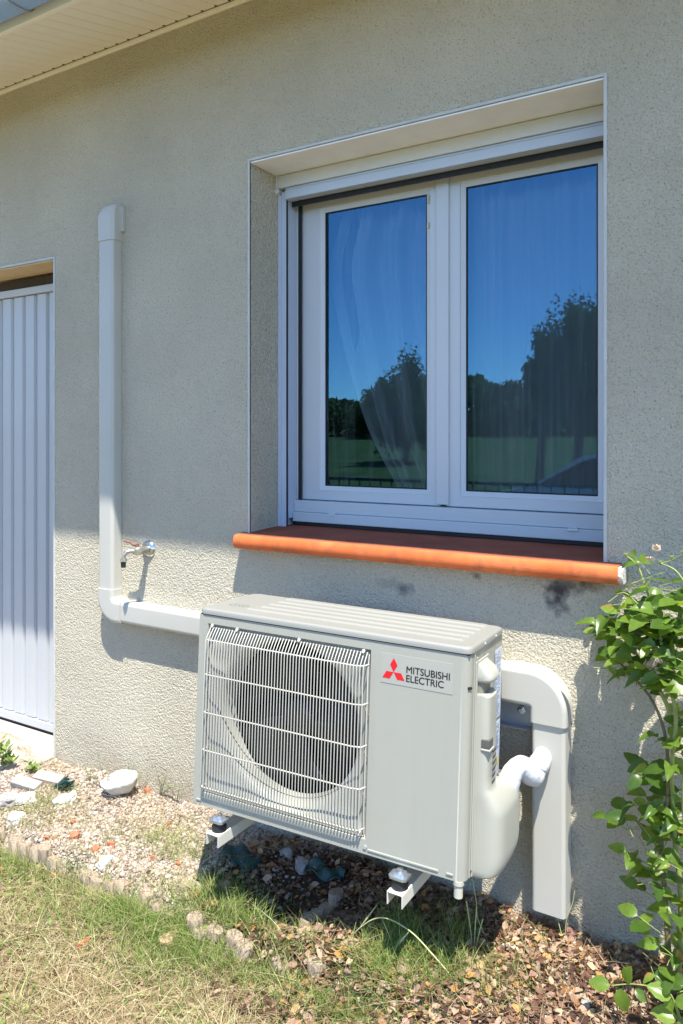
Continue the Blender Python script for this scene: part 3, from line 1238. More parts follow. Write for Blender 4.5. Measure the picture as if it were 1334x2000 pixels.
# right side panel with folded edges
b = MB()
b.box(AW - .004, AW - .001, .030, AD, 0.0, LZ)
sp_ = ap('side_panel', b, UNIT, .0008)
b = MB()
b.box(AW - .0005, AW + .003, .0285, .0335, .0, LZ - .004)
b.box(AW - .0005, AW + .0045, .044, .049, -.004, LZ - .012)
ap('panel_seam', b, UNIT, .0012, sp_)
b = MB()
b.tube([(AW - .0062, .0055, .452), (AW - .0005, .0145, .452)], .0035, 8)
ap('screw_hole', b, BLACK, 0, sp_)


# valve cover: lofted half shell sections, in (y, x) at height z
def cov(y0_, y1_, xp, z, n=22, pw=4.2, skew=0.0):
    out = []
    cy, hy = (y0_ + y1_) / 2, (y1_ - y0_) / 2
    for k in range(n + 1):
        a = math.pi * k / n
        ca, sa = math.cos(a), math.sin(a)
        yy = cy - hy * math.copysign(abs(ca) ** (2 / pw), ca)
        xx = AW - .001 + xp * abs(sa) ** (2 / pw)
        out.append((xx, yy, z))
    return out


vc_parts = []
b = MB()                                             # flange
b.box(AW - .0005, AW + .004, .040, .140, .012, .508)
vcf = ap('valve_cover', b, COVER, .0035, seg=3)
b = MB()                                             # hood over the handle slot
b.loft([cov(.049, .121, .034, .458), cov(.046, .126, .041, .463), cov(.046, .126, .041, .474), cov(.047, .125, .032, .488), cov(.050, .122, .010, .502)], closed=True)
ap('handle_hood', b, COVER, .003, vcf, seg=3)
b = MB()                                             # dark slot
b.loft([cov(.051, .119, .018, .415), cov(.051, .119, .022, .460)], closed=True)
ap('handle_recess', b, simple('shaded_recess_plastic', (.22, .21, .17), .6), 0, vcf)
b = MB()
secs = [cov(.047, .122, .030, .431), cov(.045, .124, .037, .425), cov(.045, .124, .038, .345)]
secs += [cov(.045, .124, .038, .30), cov(.045, .126, .038, .235), cov(.045, .130, .039, .208), cov(.045, .160, .046, .197),
         cov(.045, .200, .056, .184), cov(.046, .230, .064, .170), cov(.046, .248, .071, .156), cov(.047, .254, .075, .138), cov(.047, .254, .076, .050),
         cov(.047, .248, .075, .030), cov(.047, .232, .070, .012), cov(.048, .210, .062, .000), cov(.052, .195, .046, -.006)]
b.loft(secs, closed=True)
ap('cover_body', b, COVER, .002, vcf)
b = MB()                                             # lower slot and lip
b.box(AW + .018, AW + .0388, .0435, .074, .306, .326)
ap('finger_slot', b, simple('slot_shadow_plastic', (.09, .09, .08), .6), .001, vcf)
b = MB()
b.box(AW + .017, AW + .0405, .0430, .078, .298, .305)
ap('slot_lip', b, COVER, .0025, vcf)
for k in range(7):
    z = .290 - k * .0145
    m_ = MB()
    pp = [(AW + .0388, .072, z), (AW + .0387, .084, z), (AW + .0384, .096, z), (AW + .0372, .107, z + .0005), (AW + .0345, .114, z + .001), (AW + .0312, .1195, z + .002), (AW + .024, .1240, z + .003)]
    for (p, q) in zip(pp, pp[1:]):
        m_.add([(p[0], p[1], p[2] - .0026), (q[0], q[1], q[2] - .0026), (q[0], q[1], q[2] + .0026), (p[0], p[1], p[2] + .0026)], [(0, 1, 2, 3)])
    ap('louvre', m_, BLACK, 0, vcf)
# side labels with small print
b = MB()
b.box(AW + .0001, AW + .0008, .205, .268, .318, .500)
b.box(AW + .0001, AW + .0008, .215, .268, .165, .308)
lab = ap('rating_label', b, PAPER)
b = MB()
z = .490
rs = random.Random(4)
while z > .325:
    y = .204
    while y < .254:
        ln = rs.uniform(.003, .010)
        if rs.random() < .75:
            b.box(AW + .0008, AW + .0011, y, min(y + ln, .259), z - .0018, z)
        y += ln + .002
    z -= .0048
z = .300
while z > .235:
    y = .219
    while y < .254:
        ln = rs.uniform(.003, .010)
        if rs.random() < .85:
            b.box(AW + .0008, AW + .0011, y, min(y + ln, .259), z - .002, z)
        y += ln + .002
    z -= .0042
ap('label_print', b, INKB, 0, lab)
b = MB()
b.add([(AW + .0012, .222, .194), (AW + .0012, .256, .194), (AW + .0012, .239, .226)], [(0, 1, 2)])
ap('warning_triangle', b, YEL, 0, lab)
b = MB()
b.box(AW + .0013, AW + .0015, .2375, .2405, .203, .216)
b.box(AW + .0013, AW + .0015, .2375, .2405, .198, .201)
ap('warning_mark', b, INK, 0, lab)

# logo sticker with three red diamonds and two lines of lettering
b = MB()
b.box(.570, .759, -.0008, .0, .433, .506)
stk = ap('logo_sticker', b, PAPERW)
ctr = Vector((.6045, 0, .4625))
b = MB()
A_ = .0175
hh = .0305
top = [(0, 0), (A_ * .98, hh * .5 + .001), (0, hh), (-A_ * .98, hh * .5 + .001)]
for k in range(3):
    a = R(120 * k)
    pts = []
    for (px_, pz_) in top:
        px_ *= .56 * 1.02
        pz_ = pz_ * 1.02
        # rhombus with 60/120 degree corners pointing away from the centre
        pts.append((px_, pz_))
    side = .0200
    rh = [(0, 0), (side * .5, side * .866), (0, side * 1.732), (-side * .5, side * .866)]
    pts = rh
    V = [(ctr.x + p[0] * math.cos(a) - p[1] * math.sin(a), -.0012, ctr.z + p[0] * math.sin(a) + p[1] * math.cos(a)) for p in pts]
    b.add(V, [(0, 1, 2, 3)])
ap('diamond_mark', b, RED, 0, stk)


def text(body, x, z, size_w, size_h, parent, m, depth=.0003, weight=.0):
    cu = bpy.data.curves.new('lettering', 'FONT')
    cu.body = body
    cu.size = 1
    cu.offset = weight
    tmp = bpy.data.objects.new('lettering', cu)
    COL.objects.link(tmp)
    bpy.context.view_layer.update()
    dg = bpy.context.evaluated_depsgraph_get()
    me = bpy.data.meshes.new_from_object(tmp.evaluated_get(dg))
    bpy.data.objects.remove(tmp)
    co = np.array([v.co for v in me.vertices])
    mn, mx_ = co.min(0), co.max(0)
    for v in me.vertices:
        v.co = Vector(((v.co.x - mn[0]) / (mx_[0] - mn[0]) * size_w, 0, (v.co.y - mn[1]) / (mx_[1] - mn[1]) * size_h))
    me.materials.clear()
    nv = len(me.vertices)
    V = [tuple(v.co) for v in me.vertices]
    F = [tuple(p.vertices) for p in me.polygons]
    V2 = [(v[0] + dx, v[1] - dy, v[2] + dz) for (dx, dy, dz) in ((0, 0, 0), (.0007, .00006, 0), (.00035, .00012, .0003)) for v in V]
    F2 = [tuple(i + k * nv for i in f) for k in range(3) for f in F]
    me = bpy.data.meshes.new('lettering')
    me.from_pydata(V2, [], F2)
    o_ = link('lettering', me, parent, m)
    o_.location = (x, -.0013, z)
    return o_


text('MITSUBISHI', .6385, .4655, .1115, .0168, stk, INK)
text('ELECTRIC', .6385, .4445, .0965, .0168, stk, INK)
# drain spout and feet
b = MB()
b.tube([(.782, .012, .0), (.782, .012, -.040)], .011, 12)
b.tube([(.782, .012, .0), (.782, .012, -.010)], .0135, 12)
ap('drain_spout', b, CLEARP, .001)

# ------------------------------------------------------------------ wall bracket
brk = thing('wall_bracket', 'cream steel wall bracket with two channel arms carrying the outdoor unit', 'bracket', (-1.1, 0, .5))
b = MB()
b.box(-1.52, -.628, -.004, -.001, .522, .592)
b.box(-1.52, -.628, -.030, -.004, .522, .525)
under(b.build('wall_rail', BARM, bevel=.001), brk)
b = MB()
b.tube([(-.655, -.004, .568), (-.655, -.010, .568)], .012, 6, smooth=False)
b.tube([(-.655, -.004, .568), (-.655, -.020, .568)], .006, 10)
under(b.build('bolt', CHROME, bevel=0), brk)
bpy.context.view_layer.update()
acw = ac.matrix_world.copy()
FRX = []
for lx in (.098, .640):
    pf = acw @ Vector((lx, -.004, 0))
    zt = pf.z - .050                                  # top of the channel
    cx = pf.x
    yf = pf.y - .034
    W2, H2, t2 = .021, .032, .0025
    b = MB()
    b.box(cx - W2, cx + W2, yf, -.004, zt - t2, zt)
    b.box(cx - W2, cx - W2 + t2, yf, -.004, zt - H2, zt - t2)
    b.box(cx + W2 - t2, cx + W2, yf, -.004, zt - H2, zt - t2)
    arm = under(b.build('arm', CREAMSTEEL, bevel=.001), brk)
    b = MB()
    b.box(cx - W2, cx + W2, -.006, -.0015, zt - .03, .60)
    under(b.build('upright', CREAMSTEEL, bevel=.001), brk)
    for (yy) in (pf.y - .004, pf.y + .22):
        b = MB()
        b.tube([(cx, yy, zt), (cx, yy, zt + .004), (cx, yy, zt + .012), (cx, yy, zt + .022), (cx, yy, zt + .026)], [.018, .021, .021, .016, .016], 18)
        mt = under(b.build('vibration_mount', RUBBER), brk)
        b = MB()
        rg2 = [[(cx + q[0], yy + q[1], z_) for q in [(-.024, -.015), (-.017, -.021), (.017, -.021), (.024, -.015), (.024, .015), (.017, .021), (-.017, .021), (-.024, .015)]] for z_ in (zt + .0265, zt + .0325)]
        b.loft(rg2, smooth=False)
        rg3 = [[(cx + q[0] * .62, yy + q[1] * .62, z_) for q in [(-.024, -.015), (-.017, -.021), (.017, -.021), (.024, -.015), (.024, .015), (.017, .021), (-.017, .021), (-.024, .015)]] for z_ in (zt + .0326, zt + .0375)]
        b.loft(rg3, smooth=False)
        under(b.build('mount_plate', STEEL, bevel=.0015), mt)
        b = MB()
        b.tube([(cx, yy, zt + .037), (cx, yy, zt + .045)], .0085, 6, smooth=False)
        b.tube([(cx, yy, zt - .020), (cx, yy, zt - .0025)], .0045, 10)
        under(b.build('bolt', CHROME), mt)

# insulated pipes from the valve cover to the conduit
pv = acw @ Vector((.835, .205, .130))
P0 = pv + Vector((0, 0, -.01))
P1 = acw @ Vector((.848, .215, .185))
P2 = acw @ Vector((.868, .235, .210))
end = Vector((-.585, -.060, .455))
path = [P0, P1, P2, P2.lerp(end, .38) + Vector((.004, -.006, -.020)), P2.lerp(end, .62) + Vector((.006, -.012, -.026)), P2.lerp(end, .85) + Vector((0, -.012, -.006)), end + Vector((.004, -.012, .016)), end + Vector((.004, .03, .035))]


def smooth_path(pts, n=6):
    pts = [Vector(p) for p in pts]
    out = []
    for i in range(len(pts) - 1):
        p0, p1, p2, p3 = pts[max(i - 1, 0)], pts[i], pts[i + 1], pts[min(i + 2, len(pts) - 1)]
        for k in range(n):
            t = k / n
            out.append(.5 * ((2 * p1) + (-p0 + p2) * t + (2 * p0 - 5 * p1 + 4 * p2 - p3) * t * t + (-p0 + 3 * p1 - 3 * p2 + p3) * t ** 3))
    out.append(pts[-1])
    return out


sp = smooth_path(path, 8)
b = MB()
b.tube(sp, [.0262 + .0004 * math.sin(i * 2.1) + .0022 * math.sin(i * .33) for i in range(len(sp))], 24)
o = b.build('insulated_pipe', TAPE)
tag(o, 'white taped refrigerant pipe bending from the unit into the right conduit', 'pipe')

# ================================================================== TAP
tc = at(291, 1072, 0)
tap = thing('garden_tap', 'old chrome garden tap with a rusty lever on the sunlit wall', 'tap', (tc.x, 0, tc.z))
X0, Z0 = tc.x, tc.z
b = MB()
b.tube([(X0, 0, Z0), (X0, -.004, Z0), (X0, -.012, Z0)], [.033, .032, .020], 28)
under(b.build('wall_flange', CHROME), tap)
b = MB()
b.tube([(X0, -.010, Z0), (X0, -.035, Z0), (X0, -.042, Z0), (X0, -.060, Z0), (X0, -.066, Z0), (X0, -.075, Z0)], [.012, .012, .016, .017, .013, .012], 16)
b.tube(smooth_path([(X0, -.062, Z0), (X0 - .012, -.080, Z0 + .001), (X0 - .022, -.092, Z0 - .004), (X0 - .028, -.098, Z0 - .018), (X0 - .029, -.099, Z0 - .030)], 4), .0085, 12)
b.tube([(X0 - .029, -.099, Z0 - .026), (X0 - .029, -.099, Z0 - .036)], .0125, 8, smooth=False)
under(b.build('tap_body', BRASS), tap)
b = MB()
b.tube([(X0 - .029, -.099, Z0 - .036), (X0 - .029, -.099, Z0 - .058)], [.0095, .0085], 10)
under(b.build('hose_nozzle', RUBBER), tap)
b = MB()
b.tube([(X0, -.058, Z0 + .014), (X0, -.058, Z0 + .026)], .007, 8)
b.tube([(X0, -.058, Z0 + .022), (X0 - .015, -.062, Z0 + .022), (X0 - .030, -.066, Z0 + .030), (X0 - .055, -.068, Z0 + .034)], [.006, .006, .0045, .0042], 8)
under(b.build('lever', RUST), tap)

# ================================================================== EDGING LOGS
def log_piece(name, r, h, seed):
    rs_ = random.Random(seed)
    m_ = MB()
    n_ = 12
    rings_ = []
    for k, (z_, s_) in enumerate(((-h, 1.0), (-h * .4, 1.0), (-.004, 1.0), (0, .92))):
        rings_.append([(r * s_ * math.cos(2 * math.pi * q / n_) * (1 + .05 * rs_.uniform(-1, 1)), r * s_ * math.sin(2 * math.pi * q / n_) * .75 * (1 + .05 * rs_.uniform(-1, 1)), z_ + (rs_.uniform(-.002, .002) if k > 1 else 0)) for q in range(n_)])
    m_.loft(rings_, smooth=False)
    me_ = bpy.data.meshes.new('log')
    me_.from_pydata(m_.v, [], m_.f)
    me_.materials.append(WOOD)
    for q in me_.polygons:
        q.use_smooth = len(q.vertices) == 4
    return me_


logs = [log_piece('log', .026, .17, s) for s in range(5)]


def edging(label, p0, p1, n, ztop, jz=.016, lean=.3, gaps=()):
    base = Vector(((p0[0] + p1[0]) / 2, (p0[1] + p1[1]) / 2, 0))
    t = thing('log_edging', label, 'edging', base, 'log edging round the gravel bed')
    for i in range(n):
        if i in gaps:
            continue
        f = (i + .5) / n
        o_ = bpy.data.objects.new('log', logs[i % 5])
        COL.objects.link(o_)
        o_.parent = t
        zt = ztop(f) if callable(ztop) else ztop
        o_.location = (p0[0] + (p1[0] - p0[0]) * f - base.x + random.uniform(-.003, .003), p0[1] + (p1[1] - p0[1]) * f - base.y + random.uniform(-.006, .006), zt + random.uniform(-jz, jz))
        o_.rotation_euler = (random.uniform(-.12, .2), random.uniform(-lean, lean) * .5, math.atan2(p1[1] - p0[1], p1[0] - p0[0]))
    return t


edging('long row of weathered half logs along the gravel bed at left', (-2.62, -.475), (-1.50, -.475), 23, lambda f: .020 - .030 * f, jz=.014, gaps=(7, 13, 14, 19))
edging('short row of sunken log stumps in the grass before the unit', (-1.44, -.49), (-.98, -.465), 13, lambda f: -.014 + .008 * math.sin(f * 9), gaps=(3, 6, 7, 10), lean=.5)
edging('crosswise row of logs in the shade under the unit', (-1.165, -.335), (-1.135, -.13), 5, -.004, lean=.1)
edging('few sunlit logs at the left rim of the pit', (-1.545, -.405), (-1.44, -.31), 3, .006)


# ================================================================== SCATTER
def rot_mats(n, full=True):
    q = rng.normal(size=(n, 4))
    q /= np.linalg.norm(q, axis=1)[:, None]
    w_, x, y, z = q.T
    return np.stack([1 - 2 * (y * y + z * z), 2 * (x * y - z * w_), 2 * (x * z + y * w_), 2 * (x * y + z * w_), 1 - 2 * (x * x + z * z), 2 * (y * z - x * w_),
                     2 * (x * z - y * w_), 2 * (y * z + x * w_), 1 - 2 * (x * x + y * y)], -1).reshape(n, 3, 3)


ph = (1 + 5 ** .5) / 2
ICO = np.array([(-1, ph, 0), (1, ph, 0), (-1, -ph, 0), (1, -ph, 0), (0, -1, ph), (0, 1, ph), (0, -1, -ph), (0, 1, -ph), (ph, 0, -1), (ph, 0, 1), (-ph, 0, -1), (-ph, 0, 1)]) / math.hypot(1, ph)
ICOF = np.array([(0, 11, 5), (0, 5, 1), (0, 1, 7), (0, 7, 10), (0, 10, 11), (1, 5, 9), (5, 11, 4), (11, 10, 2), (10, 7, 6), (7, 1, 8), (3, 9, 4), (3, 4, 2), (3, 2, 6), (3, 6, 8), (3, 8, 9), (4, 9, 5), (2, 4, 11), (6, 2, 10), (8, 6, 7), (9, 8, 1)])


def stones(name, x, y, size, mat, lift=.3):
    n = len(x)
    V = ICO[None] * (1 + rng.uniform(-.22, .22, (n, 12, 1)))
    V = V * np.stack([rng.uniform(.8, 1.25, n), rng.uniform(.6, 1, n), rng.uniform(.45, .8, n)], -1)[:, None, :]
    a = rng.uniform(0, 2 * np.pi, n)
    tl = rot_mats(n)
    Rz_ = np.zeros((n, 3, 3))
    Rz_[:, 0, 0] = np.cos(a); Rz_[:, 0, 1] = -np.sin(a); Rz_[:, 1, 0] = np.sin(a); Rz_[:, 1, 1] = np.cos(a); Rz_[:, 2, 2] = 1
    V = np.einsum('nij,nkj->nki', Rz_, V) * (size * .5)[:, None, None]
    V[:, :, 0] += x[:, None]
    V[:, :, 1] += y[:, None]
    V[:, :, 2] += (gz(x, y) + size * .5 * lift * rng.uniform(.2, 2.0, n))[:, None]
    F = ICOF[None] + (np.arange(n) * 12)[:, None, None]
    return big_mesh(name, V.reshape(-1, 3), F.reshape(-1, 3), mat)


n = 20000
x = rng.uniform(-3.1, -1.3, n); y = rng.uniform(-.465, -.004, n)
n2 = 7500
x2 = rng.uniform(-1.4, .35, n2); y2 = rng.uniform(-.50, -.004, n2)
x = np.concatenate([x, x2]); y = np.concatenate([y, y2])
keep = ~((x < GX1) & (y > -.19)) & ~((((x + 1.18) / .36) ** 2 + ((y + .26) / .24) ** 2 < 1) & (rng.random(len(x)) < .85)) & ~((x > -1.0) & (rng.random(len(x)) < .2))
x, y = x[keep], y[keep]
tag(stones('gravel', x, y, rng.uniform(.0045, .0145, len(x)) * np.where(rng.random(len(x)) < .05, 1.6, 1), GRAVEL), 'pale pinkish gravel covering the bed along the wall', 'gravel')
n = 900
x = rng.uniform(-2.8, .2, n); y = rng.uniform(-1.1, -.49, n)
tag(stones('loose_gravel', x, y, rng.uniform(.004, .009, n), GRAVEL), 'loose little stones scattered in the dry lawn', 'gravel')


def blades(name, x, y, h, wd, lean, mat, zoff=0, seg=3, bendp=1.8, z=None, dirs=None):
    n_ = len(x)
    a = rng.uniform(0, 2 * np.pi, n_) if dirs is None else dirs
    fa = a + rng.normal(0, .9, n_) + np.pi / 2
    z0 = (gz(x, y) if z is None else z) + zoff - .004
    Vs = []
    for k in range(seg + 1):
        t = k / seg
        off = lean * h * t ** bendp
        px_ = x + np.cos(a) * off
        py_ = y + np.sin(a) * off
        pz_ = z0 + h * t * (1 - .35 * np.minimum(lean, 1.6) * t)
        hw = wd * .5 * (1 - t * .92)
        Vs.append(np.stack([px_ - np.cos(fa) * hw, py_ - np.sin(fa) * hw, pz_], -1))
        Vs.append(np.stack([px_ + np.cos(fa) * hw, py_ + np.sin(fa) * hw, pz_], -1))
    V = np.stack(Vs, 1)
    b0 = np.arange(n_) * 2 * (seg + 1)
    F = []
    for k in range(seg):
        F.append(np.stack([b0 + 2 * k, b0 + 2 * k + 1, b0 + 2 * k + 3, b0 + 2 * k + 2], -1))
    F = np.stack(F, 1).reshape(-1, 4)
    return big_mesh(name, V.reshape(-1, 3), F, mat)


# ---- dead leaves
def litter(name, x, y, size, mat, zl=.012):
    n_ = len(x)
    base = []
    for i in range(4):
        t = i / 3
        w_ = math.sin(math.pi * min(.97, t * .9 + .07)) * .36
        base += [(t - .5, -w_, .10 * math.sin(t * 3)), (t - .5, 0, -.06 + .10 * math.sin(t * 3)), (t - .5, w_, .10 * math.sin(t * 3))]
    base = np.array(base)
    curl = rng.uniform(-.1, .5, n_)
    V = np.repeat(base[None], n_, 0)
    V[:, :, 2] += curl[:, None] * (V[:, :, 0] ** 2 * 1.6 + V[:, :, 1] ** 2 * 2.2)
    V += rng.normal(0, .045, V.shape)
    a = rng.uniform(0, 2 * np.pi, n_)
    tx, ty = rng.normal(0, .45, n_), rng.normal(0, .45, n_)
    Rm = np.zeros((n_, 3, 3))
    ca, sa, cx_, sx_, cy_, sy_ = np.cos(a), np.sin(a), np.cos(tx), np.sin(tx), np.cos(ty), np.sin(ty)
    Rx_ = np.zeros((n_, 3, 3)); Rx_[:, 0, 0] = 1; Rx_[:, 1, 1] = cx_; Rx_[:, 1, 2] = -sx_; Rx_[:, 2, 1] = sx_; Rx_[:, 2, 2] = cx_
    Ry_ = np.zeros((n_, 3, 3)); Ry_[:, 1, 1] = 1; Ry_[:, 0, 0] = cy_; Ry_[:, 0, 2] = sy_; Ry_[:, 2, 0] = -sy_; Ry_[:, 2, 2] = cy_
    Rm[:, 0, 0] = ca; Rm[:, 0, 1] = -sa; Rm[:, 1, 0] = sa; Rm[:, 1, 1] = ca; Rm[:, 2, 2] = 1
    M_ = Rm @ Rx_ @ Ry_
    V = np.einsum('nij,nkj->nki', M_, V) * size[:, None, None]
    V[:, :, 0] += x[:, None]; V[:, :, 1] += y[:, None]
    V[:, :, 2] += (gz(x, y) + zl * rng.uniform(.3, 2.0, n_))[:, None]
    q = []
    for i in range(3):
        for j in range(2):
            q.append((i * 3 + j, i * 3 + j + 1, i * 3 + j + 4, i * 3 + j + 3))
    F = np.array(q)[None] + (np.arange(n_) * 12)[:, None, None]
    return big_mesh(name, V.reshape(-1, 3), F.reshape(-1, 4), mat)


def clustered(n_, cx, cy, s):
    return rng.normal(cx, s, n_), rng.normal(cy, s, n_)


def lawn_points(n_, xr, yr, scale=5.0, thr=0.0):
    x_ = rng.uniform(xr[0], xr[1], n_ * 3)
    y_ = rng.uniform(yr[0], yr[1], n_ * 3)
    f = np.sin(x_ * scale + 1.3 * np.sin(y_ * scale * 1.3)) * np.sin(y_ * scale * 1.1 + 1.7 * np.sin(x_ * scale * .8)) + rng.normal(0, .35, n_ * 3)
    k = np.where(f > thr)[0][:n_]
    return x_[k], y_[k]


# dry thatch over the lawn, mostly lying down
x, y = lawn_points(46000, (-2.9, .6), (-1.45, -.49), 6, -.9)
tag(blades('dry_grass', x, y, rng.uniform(.015, .065, len(x)), rng.uniform(.0014, .0036, len(x)), rng.uniform(.6, 2.8, len(x)), DRYGRASS), 'straw coloured dry grass lying over the lawn', 'dry grass')
x, y = lawn_points(15000, (-2.9, .6), (-1.45, -.49), 7, -.05)
xe = rng.uniform(-2.7, -.2, 6500); ye = -.505 - np.abs(rng.normal(0, .04, 6500))
keep = np.sin(xe * 11) + np.sin(xe * 4.3 + 1) + rng.normal(0, .5, 6500) > -.2
xe, ye = xe[keep], ye[keep]
xs_, ys_, hs_ = [x, xe], [y, ye], [rng.uniform(.012, .045, len(x)), rng.uniform(.03, .085, len(xe))]
for (px, py, s, k, hh_) in ((330, 1800, .05, 500, .07), (390, 1830, .06, 600, .09), (430, 1770, .035, 300, .11), (480, 1800, .04, 260, .12), (230, 1780, .05, 420, .07), (120, 1720, .05, 300, .06), (300, 1850, .06, 500, .06),
                         (760, 1900, .05, 420, .11), (850, 1930, .06, 500, .10), (900, 1850, .02, 60, .14), (780, 1850, .03, 160, .12), (960, 1950, .06, 260, .08), (720, 1960, .06, 420, .10), (560, 1880, .06, 360, .08)):
    g = atg(px, py, -.03)
    a_, b_ = clustered(int(k * 1.5), g.x, g.y, s)
    xs_.append(a_); ys_.append(b_); hs_.append(rng.uniform(.3, 1.0, int(k * 1.5)) * hh_)
x = np.concatenate(xs_); y = np.concatenate(ys_); h = np.concatenate(hs_)
ok = y < -.02
x, y, h = x[ok], y[ok], h[ok]
tag(blades('green_grass', x, y, h, rng.uniform(.0014, .0038, len(x)), rng.uniform(.15, 1.3, len(x)), GREENGRASS, seg=4), 'green grass tufts growing in the lawn and along the log edging', 'grass')
x = rng.uniform(-2.95, -1.35, 4200); y = rng.uniform(-.46, -.015, 4200)
f_ = np.sin(x * 8 + 1) * np.sin(y * 14 + x * 3) + rng.normal(0, .5, 4200)
x, y = x[f_ > .1], y[f_ > .1]
tag(blades('bed_straw', x, y, rng.uniform(.015, .055, len(x)), rng.uniform(.0012, .0026, len(x)), rng.uniform(.8, 3.2, len(x)), DRYGRASS, zoff=.006), 'dry straw caught between the stones of the gravel bed', 'dry grass')
x, y = lawn_points(3600, (-2.9, .6), (-1.4, -.47), 5.3, .05)
tag(litter('clover', x, y, rng.uniform(.006, .019, len(x)), GREENGRASS, .010), 'small broad leaved lawn weeds between the dry grass', 'lawn weeds')
n = 2600
x, y = lawn_points(n, (-2.6, .5), (-1.25, -.47), 4, .15)
tag(blades('tall_grass', x, y, rng.uniform(.03, .11, len(x)), rng.uniform(.0022, .0045, len(x)), rng.uniform(.3, 1.8, len(x)), GREENGRASS, seg=5, bendp=2.2), 'straggly taller grass blades rising from the lawn and leaf litter', 'grass')
x = rng.uniform(-2.6, -.3, 900); y = rng.uniform(-.56, -.42, 900)
tag(blades('edge_grass', x, y, rng.uniform(.03, .10, len(x)), rng.uniform(.0016, .0034, len(x)), rng.uniform(.5, 2.2, len(x)), DRYGRASS, seg=5, bendp=2.2), 'dry curling grass hanging over the log edging', 'dry grass')
# thin grass growing through the gravel
xs_, ys_, hs_ = [], [], []
for (px, py, s, k, hh_) in ((40, 1590, .05, 160, .05), (90, 1570, .06, 220, .06), (60, 1610, .05, 160, .05), (230, 1630, .05, 110, .05), (340, 1620, .05, 120, .05), (300, 1640, .04, 120, .05), (370, 1650, .05, 170, .05), (330, 1670, .05, 150, .05),
                         (270, 1660, .04, 80, .04), (140, 1550, .04, 70, .06), (385, 1675, .04, 110, .05), (150, 1600, .05, 90, .04), (560, 1740, .05, 160, .05), (980, 1830, .06, 120, .05), (1050, 1850, .07, 120, .06), (850, 1800, .05, 60, .05)):
    g = atg(px, py, 0)
    a_, b_ = clustered(int(k * 1.5), g.x, g.y, s)
    xs_.append(a_); ys_.append(b_); hs_.append(rng.uniform(.3, 1.0, int(k * 1.5)) * hh_)
x = np.concatenate(xs_); y = np.concatenate(ys_); h = np.concatenate(hs_)
ok = y < -.02
x, y, h = x[ok], y[ok], h[ok]
tag(blades('thin_grass', x, y, h, rng.uniform(.0012, .0026, len(x)), rng.uniform(.2, 1.4, len(x)), GREENGRASS, seg=4), 'thin sparse grass growing through the gravel bed', 'grass')


n = 13000
x = rng.uniform(-1.15, .45, n)
y = -np.abs(rng.uniform(0, 1, n)) ** .8 * .62
x = x + rng.normal(0, .08, n)
ok = (y < -.01)
x, y = x[ok], y[ok]
xl, yl = rng.uniform(-1.5, -.95, 1500), rng.uniform(-.44, -.02, 1500)
x = np.concatenate([x, xl]); y = np.concatenate([y, yl])
tag(litter('leaf_litter', x, y, rng.uniform(.16, 1, len(x)) ** 1.6 * .024 + .004, LITTER), 'brown and orange dead leaves heaped below the conduit and rose', 'dead leaves')
x = rng.uniform(-3.0, -.3, 700); y = rng.uniform(-1.2, -.02, 700)
tag(litter('scattered_leaves', x, y, rng.uniform(.007, .016, 700), LITTER, .006), 'small dry leaf scraps scattered over gravel and lawn', 'dead leaves')
x = rng.uniform(-1.4, .4, 2200); y = rng.uniform(-.6, -.02, 2200)
TWIG = island('dark_twig', [(0, (.05, .03, .02)), (.5, (.16, .09, .06)), (1, (.34, .24, .16))], .9)
tag(blades('twigs', x, y, rng.uniform(.012, .05, 2200), rng.uniform(.001, .0028, 2200), rng.uniform(1.5, 4, 2200), TWIG, zoff=.012), 'dark broken twigs mixed into the dead leaves', 'twigs')
# twigs and dry stalks over the litter
x = rng.uniform(-1.1, .35, 900); y = rng.uniform(-.6, -.03, 900)
tag(blades('dry_stalks', x, y, rng.uniform(.02, .07, 900), rng.uniform(.001, .002, 900), rng.uniform(1.5, 3.5, 900), DRYGRASS, zoff=.012), 'dry stalks lying across the dead leaves', 'dry stalks')


# ================================================================== SINGLE THINGS ON THE GROUND
ROUGH = bpy.data.textures.new('rough', 'CLOUDS')
ROUGH.noise_scale = .018


def chunk(name, label, cat, p, sx, sy, sz, mat, seed, group=None, rz=0.0, npts=14, flat=.0):
    rs_ = random.Random(seed)
    bm = bmesh.new()
    for k in range(npts):
        a = rs_.uniform(0, 2 * math.pi)
        r_ = rs_.uniform(.75, 1)
        for zz in (-1, 1):
            bm.verts.new((sx * r_ * math.cos(a) * .5, sy * r_ * math.sin(a) * .5, zz * sz * .5 * rs_.uniform(.75, 1)))
    res = bmesh.ops.convex_hull(bm, input=bm.verts)
    for v in [v for v in bm.verts if not v.link_faces]:
        bm.verts.remove(v)
    me_ = bpy.data.meshes.new(name)
    bm.to_mesh(me_)
    bm.free()
    o_ = link(name, me_, None, mat)
    o_.location = (p.x, p.y, float(gz(p.x, p.y)) + sz * .35 + .004)
    o_.rotation_euler = (rs_.uniform(-.15, .15), rs_.uniform(-.15, .15), rz)
    sb = o_.modifiers.new('sub', 'SUBSURF')
    sb.subdivision_type = 'SIMPLE'
    sb.levels = sb.render_levels = 3
    dm = o_.modifiers.new('dis', 'DISPLACE')
    dm.texture = ROUGH
    dm.strength = min(sx, sy) * .22
    dm.texture_coords = 'GLOBAL'
    return tag(o_, label, cat, group)


